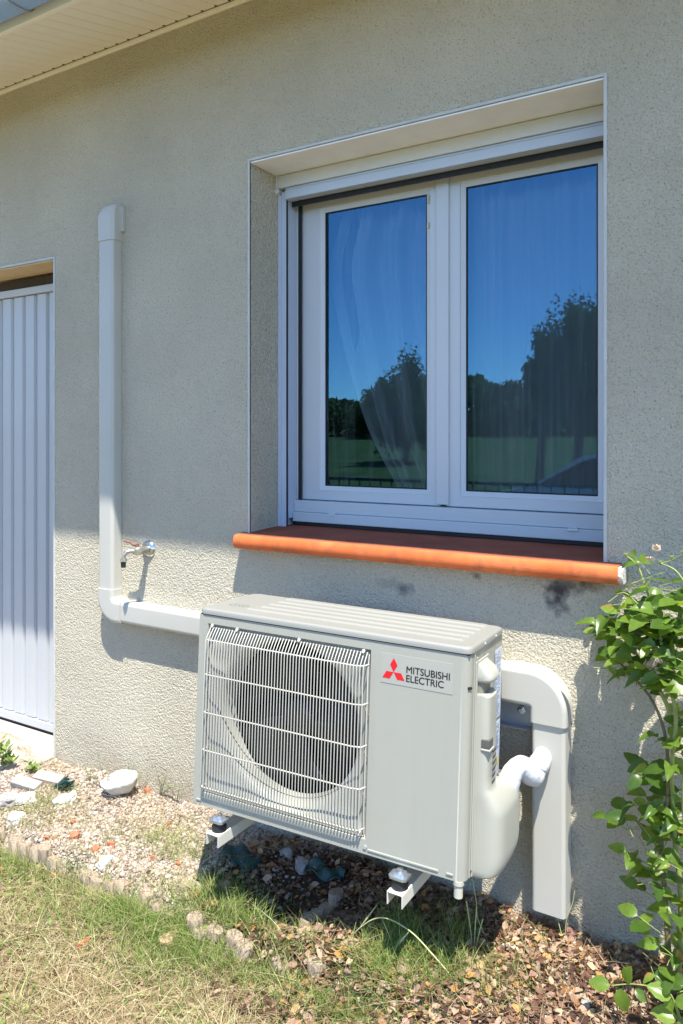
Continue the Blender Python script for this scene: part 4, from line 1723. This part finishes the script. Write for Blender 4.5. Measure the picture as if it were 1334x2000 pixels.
GB = 'broken brick pieces lying in the bed and lawn'
for i, (px, py, sx, sy, lb) in enumerate(((140, 1604, .045, .030, 'orange brick chip at the left of the gravel bed, farthest left of the bed'), (145, 1638, .045, .038, 'angular brick chip behind the middle of the log row'),
                                       (186, 1662, .050, .034, 'large orange brick chip right behind the log edging'), (216, 1658, .034, .026, 'brick chip just right of the largest one behind the logs'),
                                       (330, 1608, .026, .024, 'lone small brick chip in the gravel left of the front bracket'), (92, 1642, .028, .020, 'pinkish brick chip beside the log tops at left'),
                                       (286, 1545, .042, .036, 'brick lump against the wall right of the stone bowl'), (298, 1690, .020, .018, 'tiny brick crumb in the gravel near the end of the logs'),
                                       (350, 1732, .034, .026, 'brown brick chip at the mouth of the pit'), (107, 1716, .026, .022, 'brick chip in the lawn below the log row'),
                                       (165, 1845, .052, .026, 'long flat brick piece in the lawn at the bottom'), (2, 1702, .036, .03, 'brick chip in the lawn at the left edge'))):
    chunk('brick_fragment', lb, 'brick piece', atg(px, py, 0.0 if py < 1700 else -.055), sx * .85, sy * .85, .013, BRICK, 40 + i, GB, rz=i * 1.1, npts=6)
STONE = simple('pale_stone', (.60, .57, .50), .9, var=.15, scale=25, bump=.003, bscale=80)
GREYST = simple('grey_tile_stone', (.33, .30, .28), .85, var=.2, scale=25, bump=.002, bscale=90)
for i, (px, py, sx, sy, sz, m_, lb) in enumerate(((30, 1600, .085, .06, .025, STONE, 'flat whitish stone at the left edge behind the logs'), (48, 1567, .085, .06, .03, STONE, 'whitish stone between grass tufts left of the green net'),
                                             (125, 1566, .11, .07, .03, STONE, 'broad pale stone before the green net'), (205, 1690, .06, .045, .02, STONE, 'pale chip of stone behind the right end of the logs'),
                                             (590, 1692, .05, .04, .035, GREYST, 'shaded round stone on the leaves under the unit'), (560, 1672, .045, .035, .03, GREYST, 'shaded stone left of the round one under the unit'),
                                             (8, 1570, .10, .09, .03, GREYST, 'brownish flat stone at the left picture edge'), (330, 1846, .07, .05, .03, simple('clay_lump', (.42, .29, .18), .95, bump=.003, bscale=60), 'tan clay lump in the lawn before the log stumps'),
                                             (1140, 1968, .07, .03, .016, GREYST, 'flat splinter of stone on the leaves at the bottom'), (1005, 1858, .06, .014, .01, STONE, 'pale twig like stone strip across the dead leaves'))):
    chunk('stone', lb, 'stone', atg(px, py, 0.0 if py < 1700 else (-.055 if px < 500 else 0)), sx, sy, sz, m_, 70 + i, 'stones lying in the bed', rz=i * .7)
for i, (px, py, rz) in enumerate(((52, 1538, .15), (95, 1528, .25))):
    p = atg(px, py, .01)
    b = MB()
    b.box(-.06, .06, -.022, .022, -.012, .012)
    o = b.build('edging_tile', GREYST if i == 0 else simple('pinkish_tile', (.42, .33, .28), .9, var=.2, bump=.002, bscale=80), bevel=.003)
    o.location = (p.x, p.y, float(gz(p.x, p.y)) + .018)
    o.rotation_euler = (.25, .05, rz)
    tag(o, ['grey broken edging tile left of the pinkish tile', 'pinkish broken edging tile beside the green net'][i], 'tile', 'broken edging tiles near the garage')

# pale stone bowl
p = atg(236, 1558, 0)
b = MB()
rings = []
for (z_, r_) in ((0.0, .020), (.006, .034), (.022, .050), (.040, .060), (.052, .065), (.056, .0635), (.054, .055), (.047, .03), (.045, .004)):
    rings.append([(r_ * (1.1 * math.cos(2 * math.pi * k / 28)) * (1 + .03 * math.sin(3 * k)), r_ * .85 * math.sin(2 * math.pi * k / 28) * (1 + .03 * math.sin(2 * k)), z_ + .003 * math.sin(k * .9)) for k in range(28)])
b.loft(rings)
o = b.build('stone_bowl', STONE)
o.location = (p.x, p.y + .01, float(gz(p.x, p.y)) + .008)
o.rotation_euler = (.18, -.20, .3)
tag(o, 'pale shallow stone bowl resting tilted on the gravel by the wall', 'bowl')

# green netting bundle
p = atg(122, 1540, .01)
b = MB()
for k in range(26):
    q0 = Vector((p.x + random.uniform(-.035, .0), p.y + random.uniform(-.015, .015), .012 + random.uniform(0, .012)))
    q1 = q0 + Vector((random.uniform(.02, .05), random.uniform(-.004, .02), random.uniform(.004, .03)))
    b.tube([q0, q0.lerp(q1, .5) + Vector((0, 0, random.uniform(-.003, .008))), q1], random.uniform(.002, .0045), 5)
o = b.build('green_net', TEAL)
tag(o, 'crumpled dark green plastic net beside the broken tiles', 'net')

# dark green plastic sheeting in the pit under the unit
for i, (px, py, sx, sy, lb) in enumerate(((470, 1705, .12, .07, 'dark green plastic scrap in the pit behind the left bracket arm'), (635, 1728, .13, .035, 'long dark green plastic strip before the shaded stones'), (520, 1780, .07, .05, 'dark green plastic scrap at the sunny edge of the pit'))):
    p = atg(px, py, -.03)
    V, F = [], []
    for j in range(9):
        for k in range(9):
            u_, v_ = j / 8 - .5, k / 8 - .5
            xx, yy = p.x + u_ * sx, p.y + v_ * sy
            V.append((xx, yy, float(gz(xx, yy)) + .022 + .012 * math.sin(u_ * 9 + i) * math.cos(v_ * 7) + random.uniform(-.003, .003)))
    for j in range(8):
        for k in range(8):
            F.append((j * 9 + k, j * 9 + k + 1, (j + 1) * 9 + k + 1, (j + 1) * 9 + k))
    o = big_mesh('plastic_scrap', V, F, TEAL, None)
    sm = o.modifiers.new('s', 'SOLIDIFY')
    sm.thickness = .003
    tag(o, lb, 'plastic scrap', 'green plastic scraps under the unit')


# ================================================================== WEEDS AND STALKS
def stalk_plant(name, label, cat, base, stems, mat, group=None, leaf=.03, lw=.004, nleaf=5):
    t = thing(name, label, cat, base, group)
    b_ = MB()
    lf = MB()
    for (dx, dy, h_, cv_) in stems:
        p0 = Vector(base)
        pts = [p0 + Vector((dx * q ** cv_, dy * q ** cv_, h_ * (q - .25 * q * q * min(1, math.hypot(dx, dy) / max(h_, .01))))) for q in (0, .25, .5, .75, 1)]
        b_.tube(pts, [.0016, .0014, .0012, .0009, .0005], 5)
        for k in range(nleaf):
            q = random.uniform(.25, 1)
            c_ = p0 + Vector((dx * q ** cv_, dy * q ** cv_, h_ * (q - .25 * q * q * min(1, math.hypot(dx, dy) / max(h_, .01)))))
            a = random.uniform(0, 6.28)
            d_ = Vector((math.cos(a), math.sin(a), random.uniform(.2, 1.0))).normalized() * leaf * random.uniform(.6, 1.2)
            s_ = Vector((-d_.y, d_.x, 0)).normalized() * lw
            lf.add([c_, c_ + d_ * .5 + s_, c_ + d_, c_ + d_ * .5 - s_], [(0, 1, 2, 3)])
    under(b_.build('stem', mat), t)
    under(lf.build('foliage', mat, kind=None), t)
    return t


GW = 'weeds growing at the foot of the wall'
WEED = simple('weed_green', (.14, .17, .07), .7, var=.3, scale=40)
for (px, py, stems, lb) in ((205, 1548, ((-.03, -.01, .15, 1.5), (.04, -.02, .09, 1.3), (-.06, 0, .06, 1.2)), 'tallest wispy weed standing left of the stone bowl'),
                         (258, 1540, ((.02, -.01, .11, 1.5), (.05, 0, .07, 1.2), (-.02, 0, .09, 1.4)), 'wispy weed standing just behind the stone bowl'),
                         (318, 1555, ((.05, -.02, .12, 1.3), (.09, -.02, .09, 1.3), (-.01, -.01, .1, 1.5)), 'spreading weed between stone bowl and the unit'),
                         (350, 1565, ((.03, -.02, .08, 1.3), (-.05, -.02, .09, 1.4)), 'low weed beside the left side of the unit'),
                         (175, 1530, ((.02, -.01, .07, 1.3), (-.02, -.01, .08, 1.4)), 'low brownish weed right of the green net')):
    g = atg(px, py, 0)
    g.y = min(g.y, -.02)
    stalk_plant('weed', lb, 'weed', g, stems, WEED, GW, .028, .0016, 12)
g = atg(8, 1500, 0)
stalk_plant('leafy_weed', 'leafy green weed at the left edge below the garage door', 'weed', g, ((-.02, 0, .12, 1.2), (.03, -.01, .10, 1.2), (.06, 0, .05, 1.2), (0, -.03, .06, 1)), GREENGRASS, None, .04, .010, 14)
g = atg(60, 1510, 0)
stalk_plant('leafy_weed', 'small leafy weed right of the one at the left edge', 'weed', g, ((-.02, 0, .05, 1.2), (.03, -.01, .04, 1.2), (.05, 0, .03, 1.2)), GREENGRASS, None, .03, .008, 12)
STALK = simple('straw_green_stalk', (.42, .44, .20), .6, var=.15, scale=30)


def arch(name, label, pts, r, mat, leafs=()):
    b_ = MB()
    b_.tube(smooth_path(pts, 6), r, 6)
    for (p_, q_, w_) in leafs:
        d_ = Vector(q_) - Vector(p_)
        s_ = d_.cross(Vector((.3, .8, .2))).normalized() * w_
        b_.add([Vector(p_), Vector(p_) + d_ * .4 + s_, Vector(q_), Vector(p_) + d_ * .4 - s_], [(0, 1, 2, 3)])
    o_ = b_.build(name, mat)
    return tag(o_, label, 'grass stalk', 'tall grass stalks before the unit')


a0 = atg(672, 1855, -.04)
yv = a0.y - .01
arch('grass_stalk', 'bent straw coloured grass stalk arching before the right bracket', [a0, at(700, 1815, yv), at(745, 1792, yv), at(800, 1818, yv - .01), at(850, 1870, yv - .02), at(880, 1905, yv - .02)], .0017, STALK, ((at(745, 1792, yv), at(770, 1850, yv - .01), .003), (at(800, 1818, yv - .01), at(760, 1865, yv - .02), .003), (at(700, 1815, yv), at(742, 1760, yv), .002)))
g = atg(965, 1860, -.02)
arch('grass_stalk', 'thin upright grass stalk in front of the drain spout', [g, at(935, 1800, g.y), at(930, 1760, g.y), at(922, 1715, g.y)], .0011, STALK)
g = atg(1100, 1840, 0)
arch('grass_stalk', 'thin grass stalk crossing the bottom of the right conduit', [g, at(1085, 1780, g.y), at(1062, 1720, g.y), at(1042, 1695, g.y)], .0012, STALK)
arch('grass_stalk', 'short grass stalk leaning right before the right conduit', [g + Vector((.005, 0, 0)), at(1106, 1800, g.y), at(1118, 1765, g.y), at(1122, 1740, g.y)], .0011, STALK)
g = atg(925, 1880, -.03)
for i, (dx, dy, lb) in enumerate(((-14, -120, 'grass stalk leaning left of the pair below the drain spout'), (6, -110, 'straight grass stalk below the drain spout'), (18, -85, 'short grass stalk right of the pair below the drain spout'))):
    arch('grass_stalk', lb, [g, at(925 + dx * .4, 1880 + dy * .5, g.y), at(925 + dx, 1880 + dy, g.y)], .0016, STALK)


# ================================================================== ROSE BUSH
def leaf_mesh(name, L, W_, seed, fold=.25, droop=.25):
    rs_ = random.Random(seed)
    rows = 8
    V, F = [], []
    for i in range(rows + 1):
        t = i / rows
        w_ = W_ * .5 * (math.sin(math.pi * t ** .85) ** .8 if 0 < t < 1 else 0)
        w_ *= 1 + (.07 if i % 2 else -.05)
        z_ = -droop * L * t * t
        y_ = L * t
        V += [(-w_, y_, z_ + fold * w_), (-w_ * .5, y_, z_ + fold * w_ * .6), (0, y_, z_), (w_ * .5, y_, z_ + fold * w_ * .6), (w_, y_, z_ + fold * w_)]
    for i in range(rows):
        for j in range(4):
            a_ = i * 5 + j
            F.append((a_, a_ + 1, a_ + 6, a_ + 5))
    me_ = bpy.data.meshes.new(name)
    me_.from_pydata(V, [], F)
    for q in me_.polygons:
        q.use_smooth = True
    me_.materials.append(ROSELEAF)
    return me_


leafs = [leaf_mesh('leaf', .044, .030, 5, .8, .9), leaf_mesh('leaf', .050, .036, 6, .1, .7), leaf_mesh('leaf', .052, .036, 1, .25, .2), leaf_mesh('leaf', .046, .037, 2, .45, .35), leaf_mesh('leaf', .058, .035, 3, .15, .1), leaf_mesh('leaf', .040, .032, 4, .6, .5)]
g = atg(1325, 1900, 0)
rose = thing('rose_bush', 'climbing rose bush with glossy green leaves at the right edge', 'rose bush', (g.x, -.14, 0))
canes = []


def cane(pts, r0, r1, mat):
    sp_ = smooth_path(pts, 5)
    b_ = MB()
    n_ = len(sp_)
    b_.tube(sp_, [r0 + (r1 - r0) * i / (n_ - 1) for i in range(n_)], 7)
    under(b_.build('cane', mat), rose)
    canes.append(sp_)


B0 = Vector((g.x, -.14, -.01))
cane([B0, at(1300, 1760, -.14), at(1292, 1640, -.15), at(1305, 1540, -.15), at(1300, 1440, -.14), at(1275, 1370, -.12), at(1235, 1320, -.11), at(1205, 1290, -.08)], .007, .002, CANE)
cane([B0 + Vector((.01, .01, 0)), at(1330, 1760, -.13), at(1318, 1640, -.13), at(1312, 1500, -.16), at(1320, 1400, -.18), at(1300, 1300, -.18), at(1285, 1220, -.16), at(1262, 1150, -.14), at(1245, 1105, -.13), at(1222, 1085, -.13)], .007, .0016, GREENCANE)
cane([B0 + Vector((.03, -.02, 0)), at(1345, 1700, -.18), at(1335, 1560, -.20), at(1345, 1420, -.20), at(1340, 1280, -.18), at(1350, 1180, -.16), at(1325, 1120, -.15), at(1290, 1100, -.14)], .006, .0016, GREENCANE)
cane([at(1300, 1700, -.14), at(1280, 1650, -.13), at(1250, 1610, -.12), at(1215, 1590, -.11), at(1190, 1582, -.10)], .003, .0012, GREENCANE)
cane([at(1310, 1395, -.17), at(1300, 1370, -.17), at(1290, 1350, -.17)], .0055, .005, GREENCANE)
cane([at(1285, 1220, -.16), at(1240, 1230, -.13), at(1200, 1240, -.11), at(1165, 1235, -.08)], .0022, .001, GREENCANE)
cane([at(1285, 1230, -.16), at(1240, 1270, -.15), at(1195, 1290, -.14), at(1165, 1290, -.08)], .0022, .001, GREENCANE)
cane([at(1285, 1220, -.16), at(1255, 1190, -.15), at(1225, 1160, -.14), at(1205, 1160, -.14)], .0022, .001, GREENCANE)
cane([at(1290, 1100, -.14), at(1310, 1095, -.14), at(1340, 1080, -.15)], .0014, .001, GREENCANE)

# foliage clusters: (px, py, spread x, spread y, depth, number of leaves)
clusters = [(1210, 1172, 20, 12, -.09, 7), (1270, 1155, 18, 12, -.13, 6), (1250, 1120, 14, 8, -.13, 4), (1180, 1228, 16, 14, -.08, 9), (1175, 1272, 14, 18, -.08, 9), (1222, 1225, 26, 18, -.10, 20),
            (1240, 1265, 26, 18, -.11, 24), (1295, 1235, 30, 24, -.16, 36), (1325, 1200, 26, 20, -.17, 22), (1305, 1290, 30, 26, -.17, 36), (1245, 1312, 24, 12, -.11, 12), (1328, 1340, 22, 30, -.15, 24),
            (1318, 1420, 20, 22, -.13, 14), (1305, 1480, 18, 24, -.12, 16), (1300, 1545, 20, 28, -.12, 18), (1262, 1600, 26, 22, -.14, 12), (1230, 1640, 24, 14, -.12, 7), (1310, 1620, 22, 34, -.13, 24),
            (1290, 1700, 24, 30, -.15, 13), (1262, 1735, 12, 24, -.13, 5), (1310, 1780, 24, 34, -.16, 16), (1300, 1850, 26, 34, -.17, 16), (1335, 1920, 22, 40, -.2, 12), (1370, 1270, 30, 50, -.17, 14),
            (1375, 1640, 34, 120, -.17, 14)]
npart = 0
extra_V, extra_F = [], []
petioles = MB()
for (px, py, sx, sy, dep, k) in clusters:
    made = 0
    k = int(k * (1.3 if py < 1330 else 1.0))
    while made < k:
        qx = px + random.gauss(0, sx)
        c_ = at(qx + max(0, 1172 - qx) * 1.2 if qx < 1172 else qx, py + random.gauss(0, sy), dep + random.uniform(-.05, .04))
        made_ok = True
        if c_.z < .02:
            c_.z = .03
        # a petiole with leaflets
        a = random.uniform(0, 2 * math.pi)
        dirp = Vector((abs(math.cos(a)) if c_.x < at(1185, 1200, dep).x and random.random() < .6 else math.cos(a), math.sin(a) * .6, random.uniform(-.2, .6))).normalized()
        tip = c_ + dirp * .045
        petioles.tube([c_ - dirp * .02, c_, tip], [.0011, .0009, .0006], 4, caps=False)
        spots = [(1.0, 0), (.45, 1), (.45, -1)]
        for (f, sd) in spots:
            if made >= k:
                break
            made += 1
            pos = c_.lerp(tip, f)
            d_ = dirp.copy()
            if sd:
                side_ = dirp.cross(Vector((0, 0, 1))).normalized() * sd
                d_ = (dirp * .4 + side_).normalized()
            nrm = (Vector((random.gauss(0, .45), -.55 + random.gauss(0, .35), 1.0))).normalized()
            yv_ = d_
            xv_ = yv_.cross(nrm).normalized()
            zv_ = xv_.cross(yv_).normalized()
            M_ = Matrix((xv_, yv_, zv_)).transposed().to_4x4()
            s_ = random.choice((.55, .7, .8, .9, 1.0, 1.12)) * random.uniform(.9, 1.08)
            M_ = Matrix.Translation(pos) @ M_ @ Matrix.Scale(s_, 4)
            me_ = random.choice(leafs)
            if px < 1360 and npart < 300:
                o_ = bpy.data.objects.new('leaf', me_)
                COL.objects.link(o_)
                o_.parent = rose
                o_.matrix_parent_inverse = Matrix.Translation(-Vector(rose.location))
                o_.matrix_basis = M_
                npart += 1
            else:
                b0 = len(extra_V)
                extra_V += [tuple(M_ @ v.co) for v in me_.vertices]
                extra_F += [[b0 + q for q in p_.vertices] for p_ in me_.polygons]
under(petioles.build('leaf_stalks', GREENCANE, kind='stuff'), rose)
o = big_mesh('foliage', extra_V, extra_F, ROSELEAF, 'stuff', smooth=True)
under(o, rose)
for i, (px, py, s_) in enumerate(((1282, 1076, .016), (1270, 1094, .014))):
    c_ = at(px, py, -.14)
    m_ = MB()
    for k in range(4):
        a = k * 1.6 + i
        d_ = Vector((math.cos(a) * .5, math.sin(a) * .5, .9 if i == 0 else .2)).normalized() * s_
        s2_ = d_.cross(Vector((.2, 1, .1))).normalized() * s_ * .5
        m_.add([c_, c_ + d_ * .5 + s2_, c_ + d_ * 1.1, c_ + d_ * .5 - s2_], [(0, 1, 2, 3)])
    under(m_.build('withered_flower', PETAL), rose)
for i, (px, py) in enumerate(((1222, 1085), (1290, 1100), (1335, 1080), (1228, 1240), (1312, 1090))):
    c_ = at(px, py, -.135)
    m_ = MB()
    m_.tube([c_ - Vector((0, 0, .004)), c_, c_ + Vector((0, 0, .006))], [.002, .0045, .003], 8)
    for k in range(5):
        a = k * 1.256
        d_ = Vector((math.cos(a) * .8, math.sin(a) * .8, .5)) * .014
        s2_ = Vector((-math.sin(a), math.cos(a), 0)) * .0018
        m_.add([c_ + s2_, c_ + d_, c_ - s2_], [(0, 1, 2)])
    under(m_.build('rose_hip', GREENCANE), rose)

# young rose shoot at the bottom right corner
sh = thing('rose_shoot', 'young rose shoot with broad dark leaves at the bottom right corner', 'plant', (atg(1330, 1990, 0).x, atg(1330, 1990, 0).y, 0))
yy0 = -.30
b = MB()
b.tube(smooth_path([at(1345, 2040, yy0), at(1325, 1985, yy0), at(1312, 1945, yy0), at(1290, 1930, yy0), at(1262, 1925, yy0), at(1230, 1922, yy0), at(1195, 1925, yy0)], 4), .0014, 6)
b.tube(smooth_path([at(1340, 2020, yy0), at(1330, 1990, yy0), at(1318, 1955, yy0)], 4), .0012, 6)
under(b.build('stem', GREENCANE), sh)
for (px, py, ang, s_) in ((1192, 1925, 180, 1.05), (1222, 1918, 78, .95), (1212, 1930, -78, 1.1), (1240, 1932, -25, .7), (1290, 1935, 50, .8), (1312, 1948, 160, 1.15), (1318, 1955, 20, 1.0), (1328, 1985, -60, 1.1), (1322, 1990, 170, 1.15), (1300, 1945, -60, .7), (1345, 1975, 60, 1.0)):
    p = at(px, py, yy0)
    a = R(ang)
    yv_ = (Vector((math.cos(a), 0, math.sin(a))) * .9 + Vector((0, -.2, .0))).normalized()
    nrm = Vector((random.gauss(0, .2), -.6, .8)).normalized()
    xv_ = yv_.cross(nrm).normalized()
    zv_ = xv_.cross(yv_).normalized()
    M_ = Matrix.Translation(p) @ Matrix((xv_, yv_, zv_)).transposed().to_4x4() @ Matrix.Scale(s_ * .85, 4)
    o_ = bpy.data.objects.new('leaf', leafs[2])
    COL.objects.link(o_)
    o_.parent = sh
    o_.matrix_parent_inverse = Matrix.Translation(-Vector(sh.location))
    o_.matrix_basis = M_

# ================================================================== WHAT THE PANES REFLECT (garden behind the camera)
def mir(px, py, dist):
    """point behind the camera, mirrored by the pane, at y = -dist"""
    u = (px - 667) / FOC
    d = Vector((-SN + CS * u, -(CS + SN * u), -(py - 855) / FOC))
    c0 = Vector((0, CAM_D + .5, CAM_H))
    t = (c0.y + dist) / -d.y
    return c0 + d * t


def crown_mesh(n_, rx, rz, leaf, seed, lumps=34):
    r_ = np.random.default_rng(seed)
    cs = r_.normal(size=(lumps, 3))
    cs /= np.linalg.norm(cs, axis=1)[:, None]
    cs *= r_.uniform(.25, .95, (lumps, 1))
    which = r_.integers(0, lumps, n_)
    d = r_.normal(size=(n_, 3))
    d /= np.linalg.norm(d, axis=1)[:, None]
    P_ = cs[which] + d * (r_.uniform(.4, 1.0, (n_, 1)) ** .5) * r_.uniform(.12, .30, lumps)[which][:, None] * r_.uniform(.5, 2.1, (n_, 1))
    P_ *= np.array([rx, rx, rz])
    a = r_.normal(size=(n_, 3)); a /= np.linalg.norm(a, axis=1)[:, None]
    b_ = np.cross(a, r_.normal(size=(n_, 3))); b_ /= np.linalg.norm(b_, axis=1)[:, None]
    s_ = leaf * r_.uniform(.6, 1.4, (n_, 1))
    V = np.stack([P_ - a * s_, P_ + b_ * s_ * .5, P_ + a * s_, P_ - b_ * s_ * .5], 1).reshape(-1, 3)
    F = np.arange(n_ * 4).reshape(-1, 4)
    return V, F


BARK = simple('bark', (.10, .075, .05), .9, var=.3)


def tree(label, base, h, rx, rz, seed, n_=5000, leaf=.08):
    t = thing('garden_tree', label, 'tree', base, 'trees across the garden mirrored in the window')
    b_ = MB()
    top = Vector(base) + Vector((.1, 0, h - rz))
    b_.tube([Vector(base), Vector(base).lerp(top, .5) + Vector((.05, .02, 0)), top], [.12, .09, .05], 8)
    rs_ = random.Random(seed)
    for k in range(7):
        a = k * .9
        s0 = Vector(base).lerp(top, .45 + .07 * k)
        b_.tube([s0, s0 + Vector((math.cos(a) * rx * .4, math.sin(a) * rx * .4, rz * .4)), s0 + Vector((math.cos(a) * rx * .75, math.sin(a) * rx * .75, rz * .7))], [.04, .025, .01], 6)
    under(b_.build('trunk', BARK), t)
    V, F = crown_mesh(n_, rx, rz, leaf, seed)
    V = V + np.array([base[0] + .1, base[1], base[2] + h - rz])
    o_ = big_mesh('crown', V, F, TREELEAF, None)
    under(o_, t)
    return t


def gr_z(y):
    return float(gz(0, y))


for (px, pt, dist, rpx, lb, sd, nn) in ((1120, 560, 12, 58, 'loose tall tree mirrored at the right of the right pane', 3, 6000), (1052, 640, 15, 30, 'dense narrow tree mirrored left of the tallest one', 4, 5000), (790, 692, 20, 52, 'round tree mirrored in the left pane', 5, 6000),
                                 (985, 748, 38, 60, 'low round tree mirrored near the middle of the right pane', 6, 4000), (735, 755, 30, 40, 'low bushy tree mirrored behind the drawn curtain', 8, 4000), (1170, 600, 14, 50, 'tree mirrored at the right edge of the right pane', 9, 5000)):
    top = mir(px, pt, dist)
    side = mir(px + rpx, pt, dist)
    rx = abs(side.x - top.x) * 1.15
    gz_ = gr_z(-dist) - .05
    h = top.z - gz_
    rz = min(h * .49, rx * 2.4)
    tree(lb, (top.x, -dist, gz_), h, rx, rz, sd, nn * 2, .042 * dist / 12)

# far wood line
n = 9000
xx = rng.uniform(-70, 25, n)
hh_ = 3.2 + 1.2 * np.sin(xx * .21) + .9 * np.sin(xx * .53 + 1)
P_ = np.stack([xx, -48 - rng.uniform(0, 5, n), gr_z(-48) + rng.uniform(0, 1, n) ** .7 * hh_ * .85], -1)
a = rng.normal(size=(n, 3)); a /= np.linalg.norm(a, axis=1)[:, None]
b_ = np.cross(a, rng.normal(size=(n, 3))); b_ /= np.linalg.norm(b_, axis=1)[:, None]
s_ = rng.uniform(.25, .6, (n, 1))
V = np.stack([P_ - a * s_, P_ + b_ * s_ * .7, P_ + a * s_, P_ - b_ * s_ * .7], 1).reshape(-1, 3)
tag(big_mesh('woodland', V, np.arange(n * 4).reshape(-1, 4), TREELEAF), 'dark wood line beyond the lawn mirrored in the panes', 'wood')
# hedge before it
n = 9000
xx = rng.uniform(-26, 4, n)
P_ = np.stack([xx, -30 - rng.uniform(0, 1.5, n), gr_z(-30) + rng.uniform(0, 1, n) ** .8 * (1.5 + .4 * np.sin(xx * 1.1))], -1)
a = rng.normal(size=(n, 3)); a /= np.linalg.norm(a, axis=1)[:, None]
b_ = np.cross(a, rng.normal(size=(n, 3))); b_ /= np.linalg.norm(b_, axis=1)[:, None]
s_ = rng.uniform(.08, .2, (n, 1))
V = np.stack([P_ - a * s_, P_ + b_ * s_ * .7, P_ + a * s_, P_ - b_ * s_ * .7], 1).reshape(-1, 3)
o = big_mesh('hedge', V, np.arange(n * 4).reshape(-1, 4), TREELEAF, None)
tag(o, 'long clipped hedge across the lawn mirrored in the panes', 'hedge')

# railing
FYd = 6.2
fz = gr_z(-FYd)
fence = thing('railing_fence', 'dark metal railing across the garden mirrored low in the panes', 'fence', (-3.5, -FYd, fz))
IRON = simple('dark_railing_metal', (.02, .022, .025), .5)
b = MB()
b.box(-8, 1, -FYd - .02, -FYd + .02, fz + 1.00, fz + 1.04)
b.box(-8, 1, -FYd - .015, -FYd + .015, fz + .08, fz + .11)
under(b.build('rail', IRON), fence)
b = MB()
b.box(-.007, .007, -.007, .007, .11, 1.0)
bal = b.build('baluster', IRON)
bal.parent = fence
bal.location = (-4.4, 0, 0)
xk = -4.4
while xk < 4.4:
    xk += .16
    c = bal.copy()
    c.location.x = xk
    COL.objects.link(c)

# parked car beyond the railing
cp = mir(985, 905, 9)
cz = gr_z(-9)
car = thing('parked_car', 'white parked car beyond the railing mirrored in the right pane', 'car', (cp.x + 1.8, -9, cz))
CARP = simple('white_car_paint', (.62, .65, .70), .25, var=.01)
x0 = cp.x - .35
prof = [(0, .30), (.02, .62), (.12, .78), (.75, .90), (1.05, .98), (1.75, 1.40), (2.1, 1.47), (3.0, 1.45), (3.6, 1.10), (3.95, .98), (4.0, .35)]
arch1 = [(3.55 + .36 * math.cos(R(a)), .30 + .36 * math.sin(R(a))) for a in range(0, 181, 20)]
arch2 = [(.80 + .36 * math.cos(R(a)), .30 + .36 * math.sin(R(a))) for a in range(0, 181, 20)]
poly = prof + arch1 + arch2
m_ = MB()
for yy in (-8.2, -9.8):
    m_.add([(x0 + p[0], yy, cz + p[1]) for p in poly], [tuple(range(len(poly)))])
nP = len(poly)
m_.add([(x0 + p[0], yy, cz + p[1]) for yy in (-8.2, -9.8) for p in poly], [(k, (k + 1) % nP, nP + (k + 1) % nP, nP + k) for k in range(nP)])
under(m_.build('body', CARP, merge=True), car)
m_ = MB()
wn_ = [(1.15, 1.0), (1.78, 1.34), (2.1, 1.40), (2.95, 1.38), (3.4, 1.08), (3.4, 1.0)]
m_.add([(x0 + p[0], -8.19, cz + p[1]) for p in wn_], [tuple(range(len(wn_)))])
m_.add([(x0 + 1.08, -8.3, cz + .995), (x0 + 1.72, -8.35, cz + 1.395), (x0 + 1.72, -9.65, cz + 1.395), (x0 + 1.08, -9.7, cz + .995)], [(0, 1, 2, 3)])
under(m_.build('side_window', simple('dark_car_glass', (.01, .012, .015), .05)), car)
for wx in (.80, 3.55):
    for wy in (-8.22, -9.58):
        m_ = MB()
        m_.tube([(x0 + wx, wy, cz + .31), (x0 + wx, wy - .2, cz + .31)], .31, 28)
        wo = under(m_.build('wheel', RUBBER), car)
        m_ = MB()
        m_.tube([(x0 + wx, wy + .004, cz + .31), (x0 + wx, wy - .02, cz + .31)], .19, 20)
        under(m_.build('rim', BARM), wo)

# copies made in loops share their first piece's parent inverse
for o in bpy.data.objects:
    pass
